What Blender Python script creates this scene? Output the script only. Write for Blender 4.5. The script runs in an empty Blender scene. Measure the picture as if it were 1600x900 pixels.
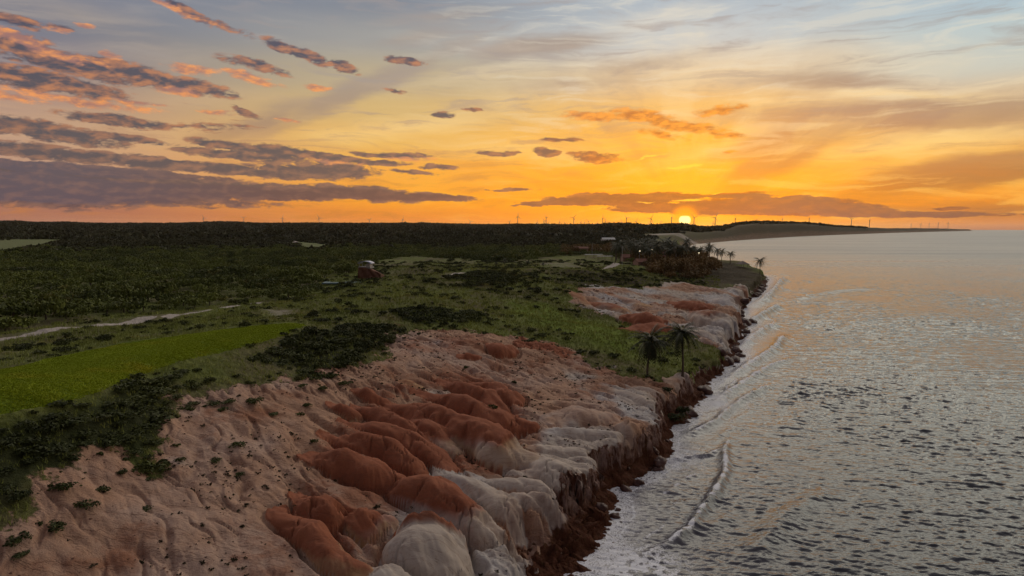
import bpy, math, random
import numpy as np
from mathutils import Vector
random.seed(7)
RNG = np.random.default_rng(11)
scene = bpy.context.scene
COL = scene.collection
rad = math.radians

# ------------------------------------------------------------------ camera
CAM_H = 35.0                       # a drone 35 m over the sea
FOC = 1067.0                       # focal length in pixels of a 1600 px wide frame
HOR = 357.5                        # row of the true horizon
PITCH = math.atan2(450.0 - HOR, FOC)
cam_data = bpy.data.cameras.new('camera')
cam_data.sensor_width = 36.0
cam_data.lens = FOC / 1600.0 * 36.0
cam_data.clip_start = 0.5
cam_data.clip_end = 90000.0
cam = bpy.data.objects.new('camera', cam_data)
COL.objects.link(cam)
cam.location = (0, 0, CAM_H)
cam.rotation_euler = (math.pi / 2 - PITCH, 0, 0)
scene.camera = cam

def ray(px, py):
    dx = (np.asarray(px, float) - 800.0) / FOC
    dy = -(np.asarray(py, float) - 450.0) / FOC
    x = dx
    y = math.cos(PITCH) + dy * math.sin(PITCH)
    z = -math.sin(PITCH) + dy * math.cos(PITCH)
    return x, y, z

def at(px, py, z=0.0):
    """world point where the sight line of a photo pixel meets height z"""
    x, y, dz = ray(px, py)
    t = (z - CAM_H) / dz
    return x * t, y * t

def at_dist(px, d):
    """world xy at forward distance d under a photo column"""
    return (px - 800.0) / FOC * d * 1.0, d

def azel(px, py):
    x, y, z = ray(px, py)
    n = math.sqrt(x * x + y * y + z * z)
    return math.degrees(math.atan2(x, y)), math.degrees(math.asin(z / n))

# ------------------------------------------------------------------ numpy noise
_perm = np.random.default_rng(3).permutation(4096)
_gang = np.random.default_rng(4).random(4096) * 2 * math.pi
_gx, _gy = np.cos(_gang), np.sin(_gang)
def gnoise(x, y, seed=0):
    x = np.asarray(x, float) + seed * 17.37; y = np.asarray(y, float) + seed * 9.71
    xi = np.floor(x).astype(np.int64); yi = np.floor(y).astype(np.int64)
    fx = x - xi; fy = y - yi
    u = fx * fx * fx * (fx * (fx * 6 - 15) + 10); v = fy * fy * fy * (fy * (fy * 6 - 15) + 10)
    def g(ix, iy, dx, dy):
        h = _perm[(_perm[ix & 4095] + iy) & 4095]
        return _gx[h] * dx + _gy[h] * dy
    a = g(xi, yi, fx, fy); b = g(xi + 1, yi, fx - 1, fy)
    c = g(xi, yi + 1, fx, fy - 1); d = g(xi + 1, yi + 1, fx - 1, fy - 1)
    return ((a + (b - a) * u) * (1 - v) + (c + (d - c) * u) * v) * 1.5
def fbm(x, y, oct=4, seed=0, gain=0.5):
    s = 0; a = 1.0; n = 0
    for k in range(oct):
        s = s + a * gnoise(x, y, seed + k * 3); n += a
        a *= gain; x = x * 2.03; y = y * 2.03
    return s / n
def ridged(x, y, oct=4, seed=0):
    s = 0; a = 1.0; n = 0
    for k in range(oct):
        s = s + a * (1 - np.abs(gnoise(x, y, seed + k * 5)) * 2); n += a
        a *= 0.5; x = x * 2.1; y = y * 2.1
    return s / n
def sstep(a, b, x):
    t = np.clip((x - a) / (b - a), 0, 1)
    return t * t * (3 - 2 * t)

# ------------------------------------------------------------------ polygons
def inside(poly, x, y):
    poly = np.asarray(poly); r = np.zeros(np.shape(x), bool)
    x0, y0 = poly[-1]
    for x1, y1 in poly:
        if y0 != y1:
            c = ((y0 > y) != (y1 > y)) & (x < (x1 - x0) * (y - y0) / (y1 - y0) + x0)
            r ^= c
        x0, y0 = x1, y1
    return r
def dist_line(line, x, y, closed=False, along=False):
    line = np.asarray(line, float); best = np.full(np.shape(x), 1e18); bl = np.zeros(np.shape(x))
    pts = list(line) + ([line[0]] if closed else [])
    acc = 0.0
    for (ax, ay), (bx, by) in zip(pts[:-1], pts[1:]):
        ux, uy = bx - ax, by - ay; L2 = ux * ux + uy * uy + 1e-12
        t = np.clip(((x - ax) * ux + (y - ay) * uy) / L2, 0, 1)
        d = (x - ax - t * ux) ** 2 + (y - ay - t * uy) ** 2
        m = d < best
        best = np.where(m, d, best)
        if along:
            L = math.sqrt(L2); bl = np.where(m, acc + t * L, bl); acc += L
    return (np.sqrt(best), bl) if along else np.sqrt(best)
def sdist(poly, x, y):
    d = dist_line(poly, x, y, True)
    return np.where(inside(poly, x, y), d, -d)

# ------------------------------------------------------------------ mesh helpers
def make_mesh(name, verts, quads=None, tris=None, smooth=True, attrs=None):
    me = bpy.data.meshes.new(name)
    verts = np.ascontiguousarray(verts, dtype=np.float32)
    parts = []; sizes = []
    if quads is not None and len(quads):
        q = np.asarray(quads, dtype=np.int32); parts.append(q.ravel()); sizes.append(np.full(len(q), 4, np.int32))
    if tris is not None and len(tris):
        t = np.asarray(tris, dtype=np.int32); parts.append(t.ravel()); sizes.append(np.full(len(t), 3, np.int32))
    idx = np.concatenate(parts); sz = np.concatenate(sizes)
    me.vertices.add(len(verts)); me.vertices.foreach_set('co', verts.ravel())
    me.loops.add(len(idx)); me.loops.foreach_set('vertex_index', idx)
    me.polygons.add(len(sz))
    st = np.concatenate([[0], np.cumsum(sz)[:-1]]).astype(np.int32)
    me.polygons.foreach_set('loop_start', st)
    try: me.polygons.foreach_set('loop_total', sz)
    except Exception: pass
    me.polygons.foreach_set('use_smooth', np.full(len(sz), smooth, dtype=bool))
    for k, v in (attrs or {}).items():
        v = np.asarray(v, dtype=np.float32)
        if v.ndim == 2:
            a = me.attributes.new(k, 'FLOAT_COLOR', 'POINT'); a.data.foreach_set('color', np.ascontiguousarray(v).ravel())
        else:
            a = me.attributes.new(k, 'FLOAT', 'POINT'); a.data.foreach_set('value', v)
    me.update(calc_edges=True)
    me.validate()
    return me
def link(name, me, mat=None, parent=None, loc=None):
    o = bpy.data.objects.new(name, me)
    if mat is not None and me is not None and not me.materials: me.materials.append(mat)
    COL.objects.link(o)
    if parent is not None: o.parent = parent
    if loc is not None: o.location = loc
    return o
def tag(o, label=None, cat=None, group=None, kind=None):
    if label: o['label'] = label
    if cat: o['category'] = cat
    if group: o['group'] = group
    if kind: o['kind'] = kind
    return o
def empty(name, loc, rz=0.0):
    o = bpy.data.objects.new(name, None); COL.objects.link(o)
    o.empty_display_size = 0.5
    o.location = loc; o.rotation_euler = (0, 0, rz)
    return o
KIDS = {}
def part(name, me, mat, parent):
    o = link(name, me, mat, parent); KIDS.setdefault(parent.name, []).append(o); return o
def copy_thing(o, loc, rz=0.0, sc=1.0):
    c = o.copy(); COL.objects.link(c); c.location = loc; c.rotation_euler = (0, 0, rz)
    c.scale = (sc, sc, sc) if not hasattr(sc, '__len__') else sc
    for ch in KIDS.get(o.name, []):
        d = ch.copy(); COL.objects.link(d); d.parent = c
        KIDS.setdefault(c.name, []).append(d)
        for g in KIDS.get(ch.name, []):
            e = g.copy(); COL.objects.link(e); e.parent = d
    return c

class MB:
    """collects shapes into one mesh"""
    def __init__(s): s.v = []; s.q = []; s.t = []; s.n = 0; s.a = []
    def add(s, v, q=None, t=None, a=0.5):
        v = np.asarray(v, float).reshape(-1, 3)
        if q is not None and len(q): s.q.append(np.asarray(q) + s.n)
        if t is not None and len(t): s.t.append(np.asarray(t) + s.n)
        s.v.append(v); s.n += len(v); s.a.append(np.full(len(v), a) if np.isscalar(a) else np.asarray(a))
    def box(s, c, size, rz=0.0, a=0.5):
        hx, hy, hz = [k / 2 for k in size]
        v = np.array([[x, y, z] for x in (-hx, hx) for y in (-hy, hy) for z in (-hz, hz)])
        cr, sr = math.cos(rz), math.sin(rz)
        v = np.stack([v[:, 0] * cr - v[:, 1] * sr, v[:, 0] * sr + v[:, 1] * cr, v[:, 2]], 1) + np.asarray(c)
        s.add(v, [[0, 1, 3, 2], [4, 6, 7, 5], [0, 4, 5, 1], [2, 3, 7, 6], [0, 2, 6, 4], [1, 5, 7, 3]], a=a)
    def tube(s, pts, radii, seg=8, cap=True, a=0.5):
        pts = np.asarray(pts, float); n = len(pts)
        radii = np.full(n, radii) if np.isscalar(radii) else np.asarray(radii)
        T = np.gradient(pts, axis=0); T /= np.linalg.norm(T, axis=1)[:, None] + 1e-9
        up = np.array([0, 0, 1.0]) if abs(T[0][2]) < 0.9 else np.array([1.0, 0, 0])
        V = []
        for i in range(n):
            A = np.cross(T[i], up); A /= np.linalg.norm(A) + 1e-9; B = np.cross(T[i], A)
            th = np.arange(seg) / seg * 2 * math.pi
            V.append(pts[i] + radii[i] * (np.cos(th)[:, None] * A + np.sin(th)[:, None] * B))
        V = np.concatenate(V); Q = []
        for i in range(n - 1):
            for k in range(seg):
                k2 = (k + 1) % seg
                Q.append([i * seg + k, i * seg + k2, (i + 1) * seg + k2, (i + 1) * seg + k])
        s.add(V, Q, a=a)
        if cap:
            for i in (0, n - 1):
                c = s.n
                s.add(np.vstack([V[i * seg:(i + 1) * seg], pts[i]]), None, [[k, (k + 1) % seg, seg] for k in range(seg)], a=a)
    def mesh(s, name, smooth=False):
        return make_mesh(name, np.concatenate(s.v), np.concatenate(s.q) if s.q else None, np.concatenate(s.t) if s.t else None, smooth, {'tint': np.concatenate(s.a)})

# ------------------------------------------------------------------ material helpers
class NT:
    def __init__(s, tree): s.t = tree
    def n(s, typ, **kw):
        nd = s.t.nodes.new(typ)
        for k, v in kw.items(): setattr(nd, k, v)
        return nd
    def put(s, sock, v):
        if v is None: return
        if hasattr(v, 'is_output') or isinstance(v, bpy.types.NodeSocket): s.t.links.new(v, sock)
        else:
            if hasattr(sock.default_value, '__len__') and not hasattr(v, '__len__'): v = [v] * len(sock.default_value)
            if hasattr(v, '__len__') and len(sock.default_value) == 4 and len(v) == 3: v = (*v, 1.0)
            sock.default_value = v
    def math(s, op, a, b=None, c=None, clamp=False):
        nd = s.n('ShaderNodeMath', operation=op, use_clamp=clamp)
        for i, v in enumerate((a, b, c)):
            if v is not None: s.put(nd.inputs[i], v)
        return nd.outputs[0]
    def add(s, a, b): return s.math('ADD', a, b)
    def sub(s, a, b): return s.math('SUBTRACT', a, b)
    def mul(s, a, b): return s.math('MULTIPLY', a, b)
    def max(s, a, b): return s.math('MAXIMUM', a, b)
    def smooth(s, x, a, b, to0=0.0, to1=1.0):
        nd = s.n('ShaderNodeMapRange', interpolation_type='SMOOTHSTEP')
        s.put(nd.inputs[0], x); s.put(nd.inputs[1], a); s.put(nd.inputs[2], b); s.put(nd.inputs[3], to0); s.put(nd.inputs[4], to1)
        return nd.outputs[0]
    def lin(s, x, a, b, to0=0.0, to1=1.0):
        nd = s.n('ShaderNodeMapRange', interpolation_type='LINEAR')
        s.put(nd.inputs[0], x); s.put(nd.inputs[1], a); s.put(nd.inputs[2], b); s.put(nd.inputs[3], to0); s.put(nd.inputs[4], to1)
        return nd.outputs[0]
    def mix(s, f, a, b, mode='MIX'):
        nd = s.n('ShaderNodeMix', data_type='RGBA', blend_type=mode, clamp_factor=True)
        s.put(nd.inputs[0], f); s.put(nd.inputs[6], a); s.put(nd.inputs[7], b)
        return nd.outputs[2]
    def noise(s, vec, scale, detail=4, rough=0.55, dist=0.0, dims='3D', out=0):
        nd = s.n('ShaderNodeTexNoise', noise_dimensions=dims)
        s.put(nd.inputs['Vector'], vec); s.put(nd.inputs['Scale'], scale)
        s.put(nd.inputs['Detail'], detail); s.put(nd.inputs['Roughness'], rough); s.put(nd.inputs['Distortion'], dist)
        return nd.outputs[out]
    def mapping(s, vec, loc=(0, 0, 0), rot=(0, 0, 0), sc=(1, 1, 1), typ='POINT'):
        nd = s.n('ShaderNodeMapping', vector_type=typ)
        s.put(nd.inputs[0], vec); nd.inputs[1].default_value = loc; nd.inputs[2].default_value = rot; nd.inputs[3].default_value = sc
        return nd.outputs[0]
    def ramp(s, f, stops, interp='LINEAR'):
        nd = s.n('ShaderNodeValToRGB'); cr = nd.color_ramp; cr.interpolation = interp
        while len(cr.elements) > 1: cr.elements.remove(cr.elements[-1])
        cr.elements[0].position = stops[0][0]; cr.elements[0].color = (*stops[0][1], 1)
        for p, c in stops[1:]:
            e = cr.elements.new(p); e.color = (*c, 1)
        s.put(nd.inputs[0], f); return nd.outputs[0]
    def attr(s, name, out='Color'):
        nd = s.n('ShaderNodeAttribute', attribute_name=name); return nd.outputs[out]
    def vec(s, op, a, b=None, out=0):
        nd = s.n('ShaderNodeVectorMath', operation=op)
        s.put(nd.inputs[0], a)
        if b is not None: s.put(nd.inputs[1], b)
        return nd.outputs[out]
    def sep(s, v):
        nd = s.n('ShaderNodeSeparateXYZ'); s.put(nd.inputs[0], v); return nd.outputs
    def comb(s, x, y, z=0.0):
        nd = s.n('ShaderNodeCombineXYZ')
        for i, v in enumerate((x, y, z)): s.put(nd.inputs[i], v)
        return nd.outputs[0]
def lin(r, g, b):
    f = lambda c: (c / 255) / 12.92 if c / 255 <= 0.04045 else ((c / 255 + 0.055) / 1.055) ** 2.4
    return (f(r), f(g), f(b))
def new_mat(name):
    m = bpy.data.materials.new(name); m.use_nodes = True
    m.node_tree.nodes.clear(); t = NT(m.node_tree)
    out = t.n('ShaderNodeOutputMaterial'); p = t.n('ShaderNodeBsdfPrincipled')
    m.node_tree.links.new(p.outputs[0], out.inputs[0])
    p.inputs['Specular IOR Level'].default_value = 0.2
    return m, t, p, out
def plain(name, col, rough=0.8, var=0.25, scale=3.0, metal=0.0, spec=0.2):
    m, t, p, out = new_mat(name)
    pos = t.n('ShaderNodeNewGeometry').outputs['Position']
    nz = t.noise(pos, scale, 5, 0.6)
    c = t.mix(nz, [k * (1 - var) for k in col], [min(1, k * (1 + var)) for k in col])
    t.put(p.inputs['Base Color'], c); p.inputs['Roughness'].default_value = rough; p.inputs['Metallic'].default_value = metal
    p.inputs['Specular IOR Level'].default_value = spec
    return m
# ------------------------------------------------------------------ terrain heights
# control heights: photo column, photo row, height of the ground there
CTRL = [
 (0,900,9.5),(200,900,8),(400,900,7),(600,895,5.5),(750,895,4.6),(840,880,3.6),(0,800,12),(0,730,14),(150,700,13),(150,800,10.5),
 (0,652,17),(120,622,17),(200,588,17),(300,560,17),(400,535,17),(480,508,17),(0,578,16.5),(150,545,16.5),(300,523,16.6),(420,509,17),
 (0,556,11.5),(200,522,11.5),(330,508,12),(-150,560,16.5),(-150,690,16.5),(-300,800,14),(-200,900,11),(-300,520,9),
 (0,530,9),(200,503,9),(390,477,9),(0,470,8),(0,430,8),(0,400,9),
 (300,600,15),(300,650,13),(300,720,11),(300,820,9),(450,560,14.5),(450,620,12),(450,700,10),(450,800,8),
 (560,540,13),(560,600,11),(560,700,8.5),(560,800,6.8),(700,520,12),(700,580,9.5),(700,650,7.8),(700,750,6.2),(700,830,5.2),
 (850,530,9.5),(850,600,7.5),(850,680,6),(850,750,5.2),(930,720,5),(950,660,5.5),(1000,630,5.5),(1040,600,4.4),
 (1000,570,6.5),(950,530,8),(1080,560,4.2),(1100,530,4.8),(600,490,14),(600,460,14.5),(520,470,12.5),(700,440,15),(800,450,13),(800,490,11.5),
 (900,450,12),(900,490,9.5),(700,480,13),(760,425,14),(850,415,13.5),(950,412,12),(950,440,11),(1000,440,10),(1000,470,8),(1050,450,8.5),
 (1100,440,8),(1150,445,5.5),(1170,470,3.8),(1100,480,6.5),(1130,510,4.6),(1150,425,8),(1190,433,3.5),(1050,415,11),(1000,405,11),(1100,408,10),
 (600,420,13),(500,440,10),(560,440,10.5),(450,420,9),(300,440,8),(300,480,8.5),(150,450,8),(500,400,9.5),(800,400,11),(900,395,11),(1000,392,11),
 (300,400,9),(1020,393,10),(1300,800,5),(1300,480,5),(1500,600,5),(1000,980,3),(500,1000,5),(0,1000,7)]
def _tps_build():
    P = []
    for px, py, z in CTRL:
        x, y = at(px, py, z); P.append((math.atan2(x, y), math.log(math.hypot(x, y)), z))
    P = np.array(P); n = len(P); A = P[:, :2]
    d2 = ((A[:, None] - A[None]) ** 2).sum(-1)
    K = np.where(d2 > 0, d2 * np.log(d2 + 1e-12) * 0.5, 0) + np.eye(n) * 0.004
    Q = np.hstack([np.ones((n, 1)), A])
    M = np.block([[K, Q], [Q.T, np.zeros((3, 3))]])
    w = np.linalg.solve(M, np.concatenate([P[:, 2], np.zeros(3)]))
    return A, w
_A, _W = _tps_build()
def tps(x, y):
    x = np.asarray(x, float); y = np.asarray(y, float); sh = x.shape
    a = np.arctan2(x, y).ravel(); b = np.log(np.hypot(x, y) + 1e-6).ravel()
    b = np.minimum(b, math.log(1200.0))
    o = _W[-3] + _W[-2] * a + _W[-1] * b
    for i in range(len(_A)):
        d2 = (a - _A[i, 0]) ** 2 + (b - _A[i, 1]) ** 2
        o += _W[i] * 0.5 * d2 * np.log(d2 + 1e-12)
    return o.reshape(sh)

# waterline seen in the photo (column,row at height 0), from the foreground to the far bay
COAST_PX = [(860,1010),(890,940),(905,902),(925,885),(958,858),(950,838),(962,812),(966,788),(962,768),(985,758),(1012,746),(1036,728),(1050,706),
 (1044,690),(1046,672),(1075,656),(1080,642),(1100,632),(1099,610),(1128,585),(1154,556),(1150,540),(1163,527),(1166,503),(1154,490),(1168,474),
 (1182,463),(1194,450),(1200,440),(1198,433),(1176,427),(1140,423),(1110,415),(1092,407),(1080,397),(1072,388),(1072,384.6),(1090,381.5),
 (1140,376.8),(1190,373.2),(1250,369.6),(1330,366.2),(1400,363.8),(1470,361.9),(1520,360.6)]
COAST = [at(px, py, 0.0) for px, py in COAST_PX]
COAST = [(float(a), float(b)) for a, b in COAST]
LAND = [(-60, -40), (10, -40)] + COAST + [(14000, 23000), (-30000, 23000), (-30000, -40)]
COAST_L = [(10, -40)] + COAST
# width of the cliff foot inland of the waterline, by coast index
CW = np.array([9] + [10,10,9.5,9,9,8,7,6,4.5,4,4,4,4,4,4,4.5,3.5,4,4,4.5,4.5,4.5,4.5,5,5.5,6,6,6,7,8,8,8,15,20,25,30,40,60,60,60,60,60,60,60,60,60][:len(COAST)])
_seg = np.array(COAST_L); _cum = np.concatenate([[0], np.cumsum(np.hypot(*np.diff(_seg, axis=0).T))])

# far land: column -> (forward distance of ridge, ridge height)
FAR = np.array([(-900,5200,66),(-200,5200,68),(0,5000,78),(30,5000,80),(60,5200,71),(150,5400,68),(320,5400,68),(520,5000,62),(700,5000,60),(850,4600,52),
 (930,4300,50),(955,3100,49),(980,3000,50),(1005,3000,41),(1030,2900,43),(1060,2900,46),(1080,2900,39),(1100,3000,35),(1130,3200,38),(1150,3300,56),(1180,3300,63),(1215,3500,60),(1262,3600,63),
 (1290,3800,52),(1330,4200,49),(1380,5000,42),(1430,6000,47),(1470,7500,44),(1510,9500,26),(1540,12500,12),(1600,14000,8),(2400,14000,8)], float)
def base_z(x, y):
    """ground before cliffs, knolls and roughness"""
    x = np.asarray(x, float); y = np.asarray(y, float)
    d = np.hypot(x, y)
    near = np.clip(tps(x, y), 2.0, 22.0)
    px = 800 + FOC * x / np.maximum(y, 1.0)
    Dr = np.interp(px, FAR[:, 0], FAR[:, 1]); zr = np.interp(px, FAR[:, 0], FAR[:, 2])
    rn = fbm(x * 0.0016 + 5, y * 0.0016, 5, 21)
    zr = zr * (1 + np.where(px < 900, .28, .16) * rn)
    t = sstep(0.22, 1.0, y / Dr)
    far = 9 + (zr - 9) * t + 6 * fbm(x * 0.004, y * 0.004, 4, 31) * sstep(900, 2500, d)
    far = far - sstep(1.0, 2.2, y / Dr) * zr * 0.5
    w = sstep(600, 1250, d)
    return near * (1 - w) + far * w

def hit(px, py, fn=base_z, n=900):
    """where the sight line of a photo pixel first meets the ground: lets ground features be given real positions"""
    px = np.atleast_1d(np.asarray(px, float)); py = np.atleast_1d(np.asarray(py, float))
    rx, ry, rz = ray(px, py)
    L = np.exp(np.linspace(math.log(42), math.log(9000), n))
    hx = rx[:, None] * L / ry[:, None]; hy = np.broadcast_to(L, hx.shape); hz = CAM_H + rz[:, None] / ry[:, None] * L
    g = fn(hx, hy); below = hz <= g
    i = np.where(below.any(1), below.argmax(1), n - 1); i = np.maximum(i, 1)
    k = np.arange(len(px))
    a = hz[k, i - 1] - g[k, i - 1]; b = hz[k, i] - g[k, i]
    t = np.clip(a / (a - b + 1e-9), 0, 1)
    return hx[k, i - 1] * (1 - t) + hx[k, i] * t, hy[k, i - 1] * (1 - t) + hy[k, i] * t
def hits(pts):
    p = np.array(pts, float); x, y = hit(p[:, 0], p[:, 1]); return list(zip(x.tolist(), y.tolist()))

# eroded clay knolls: spine (photo pixels), half width m, height m, redness 0..1, paleness at its lower end
KNOLLS = [
 ([(612,622),(650,630),(705,648),(755,668),(790,690),(815,708)],[1.6,2.6,3.0,3.2,3.2,2.4],[1.2,2.0,2.3,2.5,2.4,1.2],1.0,.7),
 ([(645,645),(685,668),(703,695)],[2.0,2.2,1.4],[1.4,1.7,.8],1.0,.6),
 ([(655,607),(700,618),(750,632),(790,648),(822,664)],[1.2,2.0,2.3,2.4,1.4],[.8,1.6,2.0,1.9,.8],1.0,.15),
 ([(690,594),(730,603),(765,612),(780,640)],[1.2,1.8,2.0,1.2],[.8,1.5,1.7,.8],1.0,.1),
 ([(735,596),(775,602),(795,612),(806,628)],[1.2,1.9,2.0,1.2],[.8,1.6,1.8,.9],.95,.1),
 ([(560,628),(595,643),(635,660),(672,690)],[1.3,1.6,2.0,1.3],[1.0,1.5,1.8,.7],1.0,.2),
 ([(535,652),(590,664),(640,680),(675,700),(705,728)],[1.2,1.7,1.9,1.9,1.2],[.9,1.4,1.6,1.4,.6],1.0,.3),
 ([(512,674),(560,682),(610,692),(640,712),(652,730)],[1.2,1.7,1.8,1.8,1.1],[.9,1.5,1.7,1.5,.7],1.0,.1),
 ([(490,700),(535,708),(585,722),(612,740)],[1.3,2.0,2.0,1.5],[1.0,1.9,1.9,1.1],1.0,.05),
 ([(608,728),(650,742),(690,764),(725,786),(752,806),(766,820)],[1.6,2.2,2.4,2.5,2.2,1.5],[1.4,2.2,2.4,2.3,1.8,.8],.95,.95),
 ([(470,762),(495,775),(517,792),(528,806)],[1.2,1.7,1.6,.9],[1.1,1.8,1.6,.7],1.0,.1),
 ([(548,790),(565,797),(590,808)],[1.3,1.7,1.4],[1.6,1.9,.8],.9,.5),
 ([(668,812),(671,838)],[3.2,3.4],[2.6,2.0],.75,1.0),
 ([(640,850),(690,868)],[2.8,2.8],[1.4,1.3],.15,1.0),
 ([(450,790),(490,825),(525,855),(560,885)],[1.5,1.7,1.7,1.4],[1.2,1.5,1.4,.9],.8,.4),
 ([(560,880),(610,892),(660,915)],[2.0,2.2,1.6],[1.2,1.4,.8],.05,1.0),
 ([(655,722),(700,730),(745,748),(785,768),(806,792)],[1.0,1.4,1.6,1.9,1.2],[.6,1.0,1.2,1.5,.8],.15,1.0),
 ([(735,736),(790,742),(835,750),(880,772)],[.9,1.3,1.4,.9],[.6,1.0,1.1,.6],.05,1.0),
 ([(790,762),(830,768),(872,778),(900,782)],[1.0,1.3,1.2,.8],[.8,1.0,1.0,.5],.05,1.0),
 ([(806,728),(850,718),(890,728),(925,744)],[1.4,2.4,2.4,1.5],[.8,1.7,1.8,1.1],.02,.95),
 ([(815,690),(870,694),(920,700)],[1.2,1.4,1.1],[.7,.9,.7],.05,.6),
 ([(850,672),(910,672),(962,676)],[1.4,1.6,1.2],[.8,1.1,.9],.08,.5),
 ([(868,652),(905,640),(950,648)],[2.2,2.8,2.2],[1.0,1.7,1.0],.1,.5),
 ([(965,656),(985,660),(1000,664)],[1.7,2.0,1.5],[1.3,1.7,1.0],.12,.4),
 ([(840,622),(890,628),(940,634)],[1.2,1.4,1.1],[.5,.8,.6],.1,.4),
 ([(770,542),(785,546),(796,549)],[1.6,2.1,1.5],[1.0,1.6,.8],1.0,.0),
 ([(720,556),(745,560)],[1.4,1.2],[.9,.6],.9,.0),
 ([(560,605),(580,612),(600,622)],[1.4,1.8,1.2],[.9,1.3,.6],.8,.1),
 ([(520,630),(545,640)],[1.3,1.5],[.8,1.0],.7,.1),
 ([(625,590),(650,597)],[1.4,1.3],[.7,.7],.5,.3),
 # the second bay beyond the palms
 ([(992,488),(1008,486),(1022,496)],[3.5,5.5,4.0],[2.2,4.0,2.0],1.0,.1),
 ([(995,505),(1025,506)],[4.0,4.0],[1.8,1.8],.95,.2),
 ([(925,466),(950,468),(975,478)],[2.5,3.5,3.0],[1.6,2.6,1.8],.6,.3),
 ([(950,458),(985,466),(1010,476)],[2.0,2.6,2.0],[1.2,1.8,1.2],.5,.4),
 ([(880,452),(905,460),(925,474)],[2.0,2.2,2.0],[1.0,1.4,1.0],.5,.3),
 ([(1060,466),(1085,468),(1100,476)],[4.0,5.0,3.0],[2.4,3.4,1.8],.95,.2),
 ([(1100,480),(1115,487),(1128,500)],[5.0,6.0,4.0],[3.0,4.4,2.4],.6,.9),
 ([(1078,512),(1100,514)],[3.5,4.0],[2.2,2.6],.05,.9),
 ([(1120,460),(1145,462),(1160,468)],[5.0,6.0,4.5],[2.6,3.6,2.4],.03,1.0),
 ([(1092,528),(1108,530)],[2.2,2.2],[1.4,1.4],.02,1.0),
 ([(1055,585),(1085,584)],[2.5,2.4],[1.6,1.7],.08,.9),
 ([(990,598),(1030,612)],[1.6,1.4],[.8,.7],.02,.9),
 ([(960,606),(1000,622)],[1.5,1.3],[.7,.6],.1,.6),
]
_KW = []
for pts, w, h, red, pale in KNOLLS:
    pp = []                                     # densify
    for (a, b), (c, d) in zip(pts[:-1], pts[1:]):
        pp += [(a + (c - a) * t, b + (d - b) * t) for t in (0, .33, .67)]
    pp.append(pts[-1])
    u = np.linspace(0, len(pts) - 1, len(pp))
    ww = np.interp(u, range(len(w)), w); hh = np.interp(u, range(len(h)), h)
    # the crest stands above the base, so its foot lies a little nearer the camera than the sight line says
    pz = []
    for (a, b), k in zip(pp, hh):
        x, y = hit(a, b, lambda X, Y, k=k: base_z(X, Y) + k * 0.9); pz.append((float(x[0]), float(y[0])))
    k = 1.18 if max(hh) > 1.4 else 1.0
    hh = hh * (1.30 if red > .5 else .85) * (.62 if pz[0][1] > 165 else 1) * np.clip(.35 + 2.2 * np.linspace(0, 1, len(pp)), 0, 1)
    _KW.append((np.array(pz), ww * k, hh, red, pale))

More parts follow.
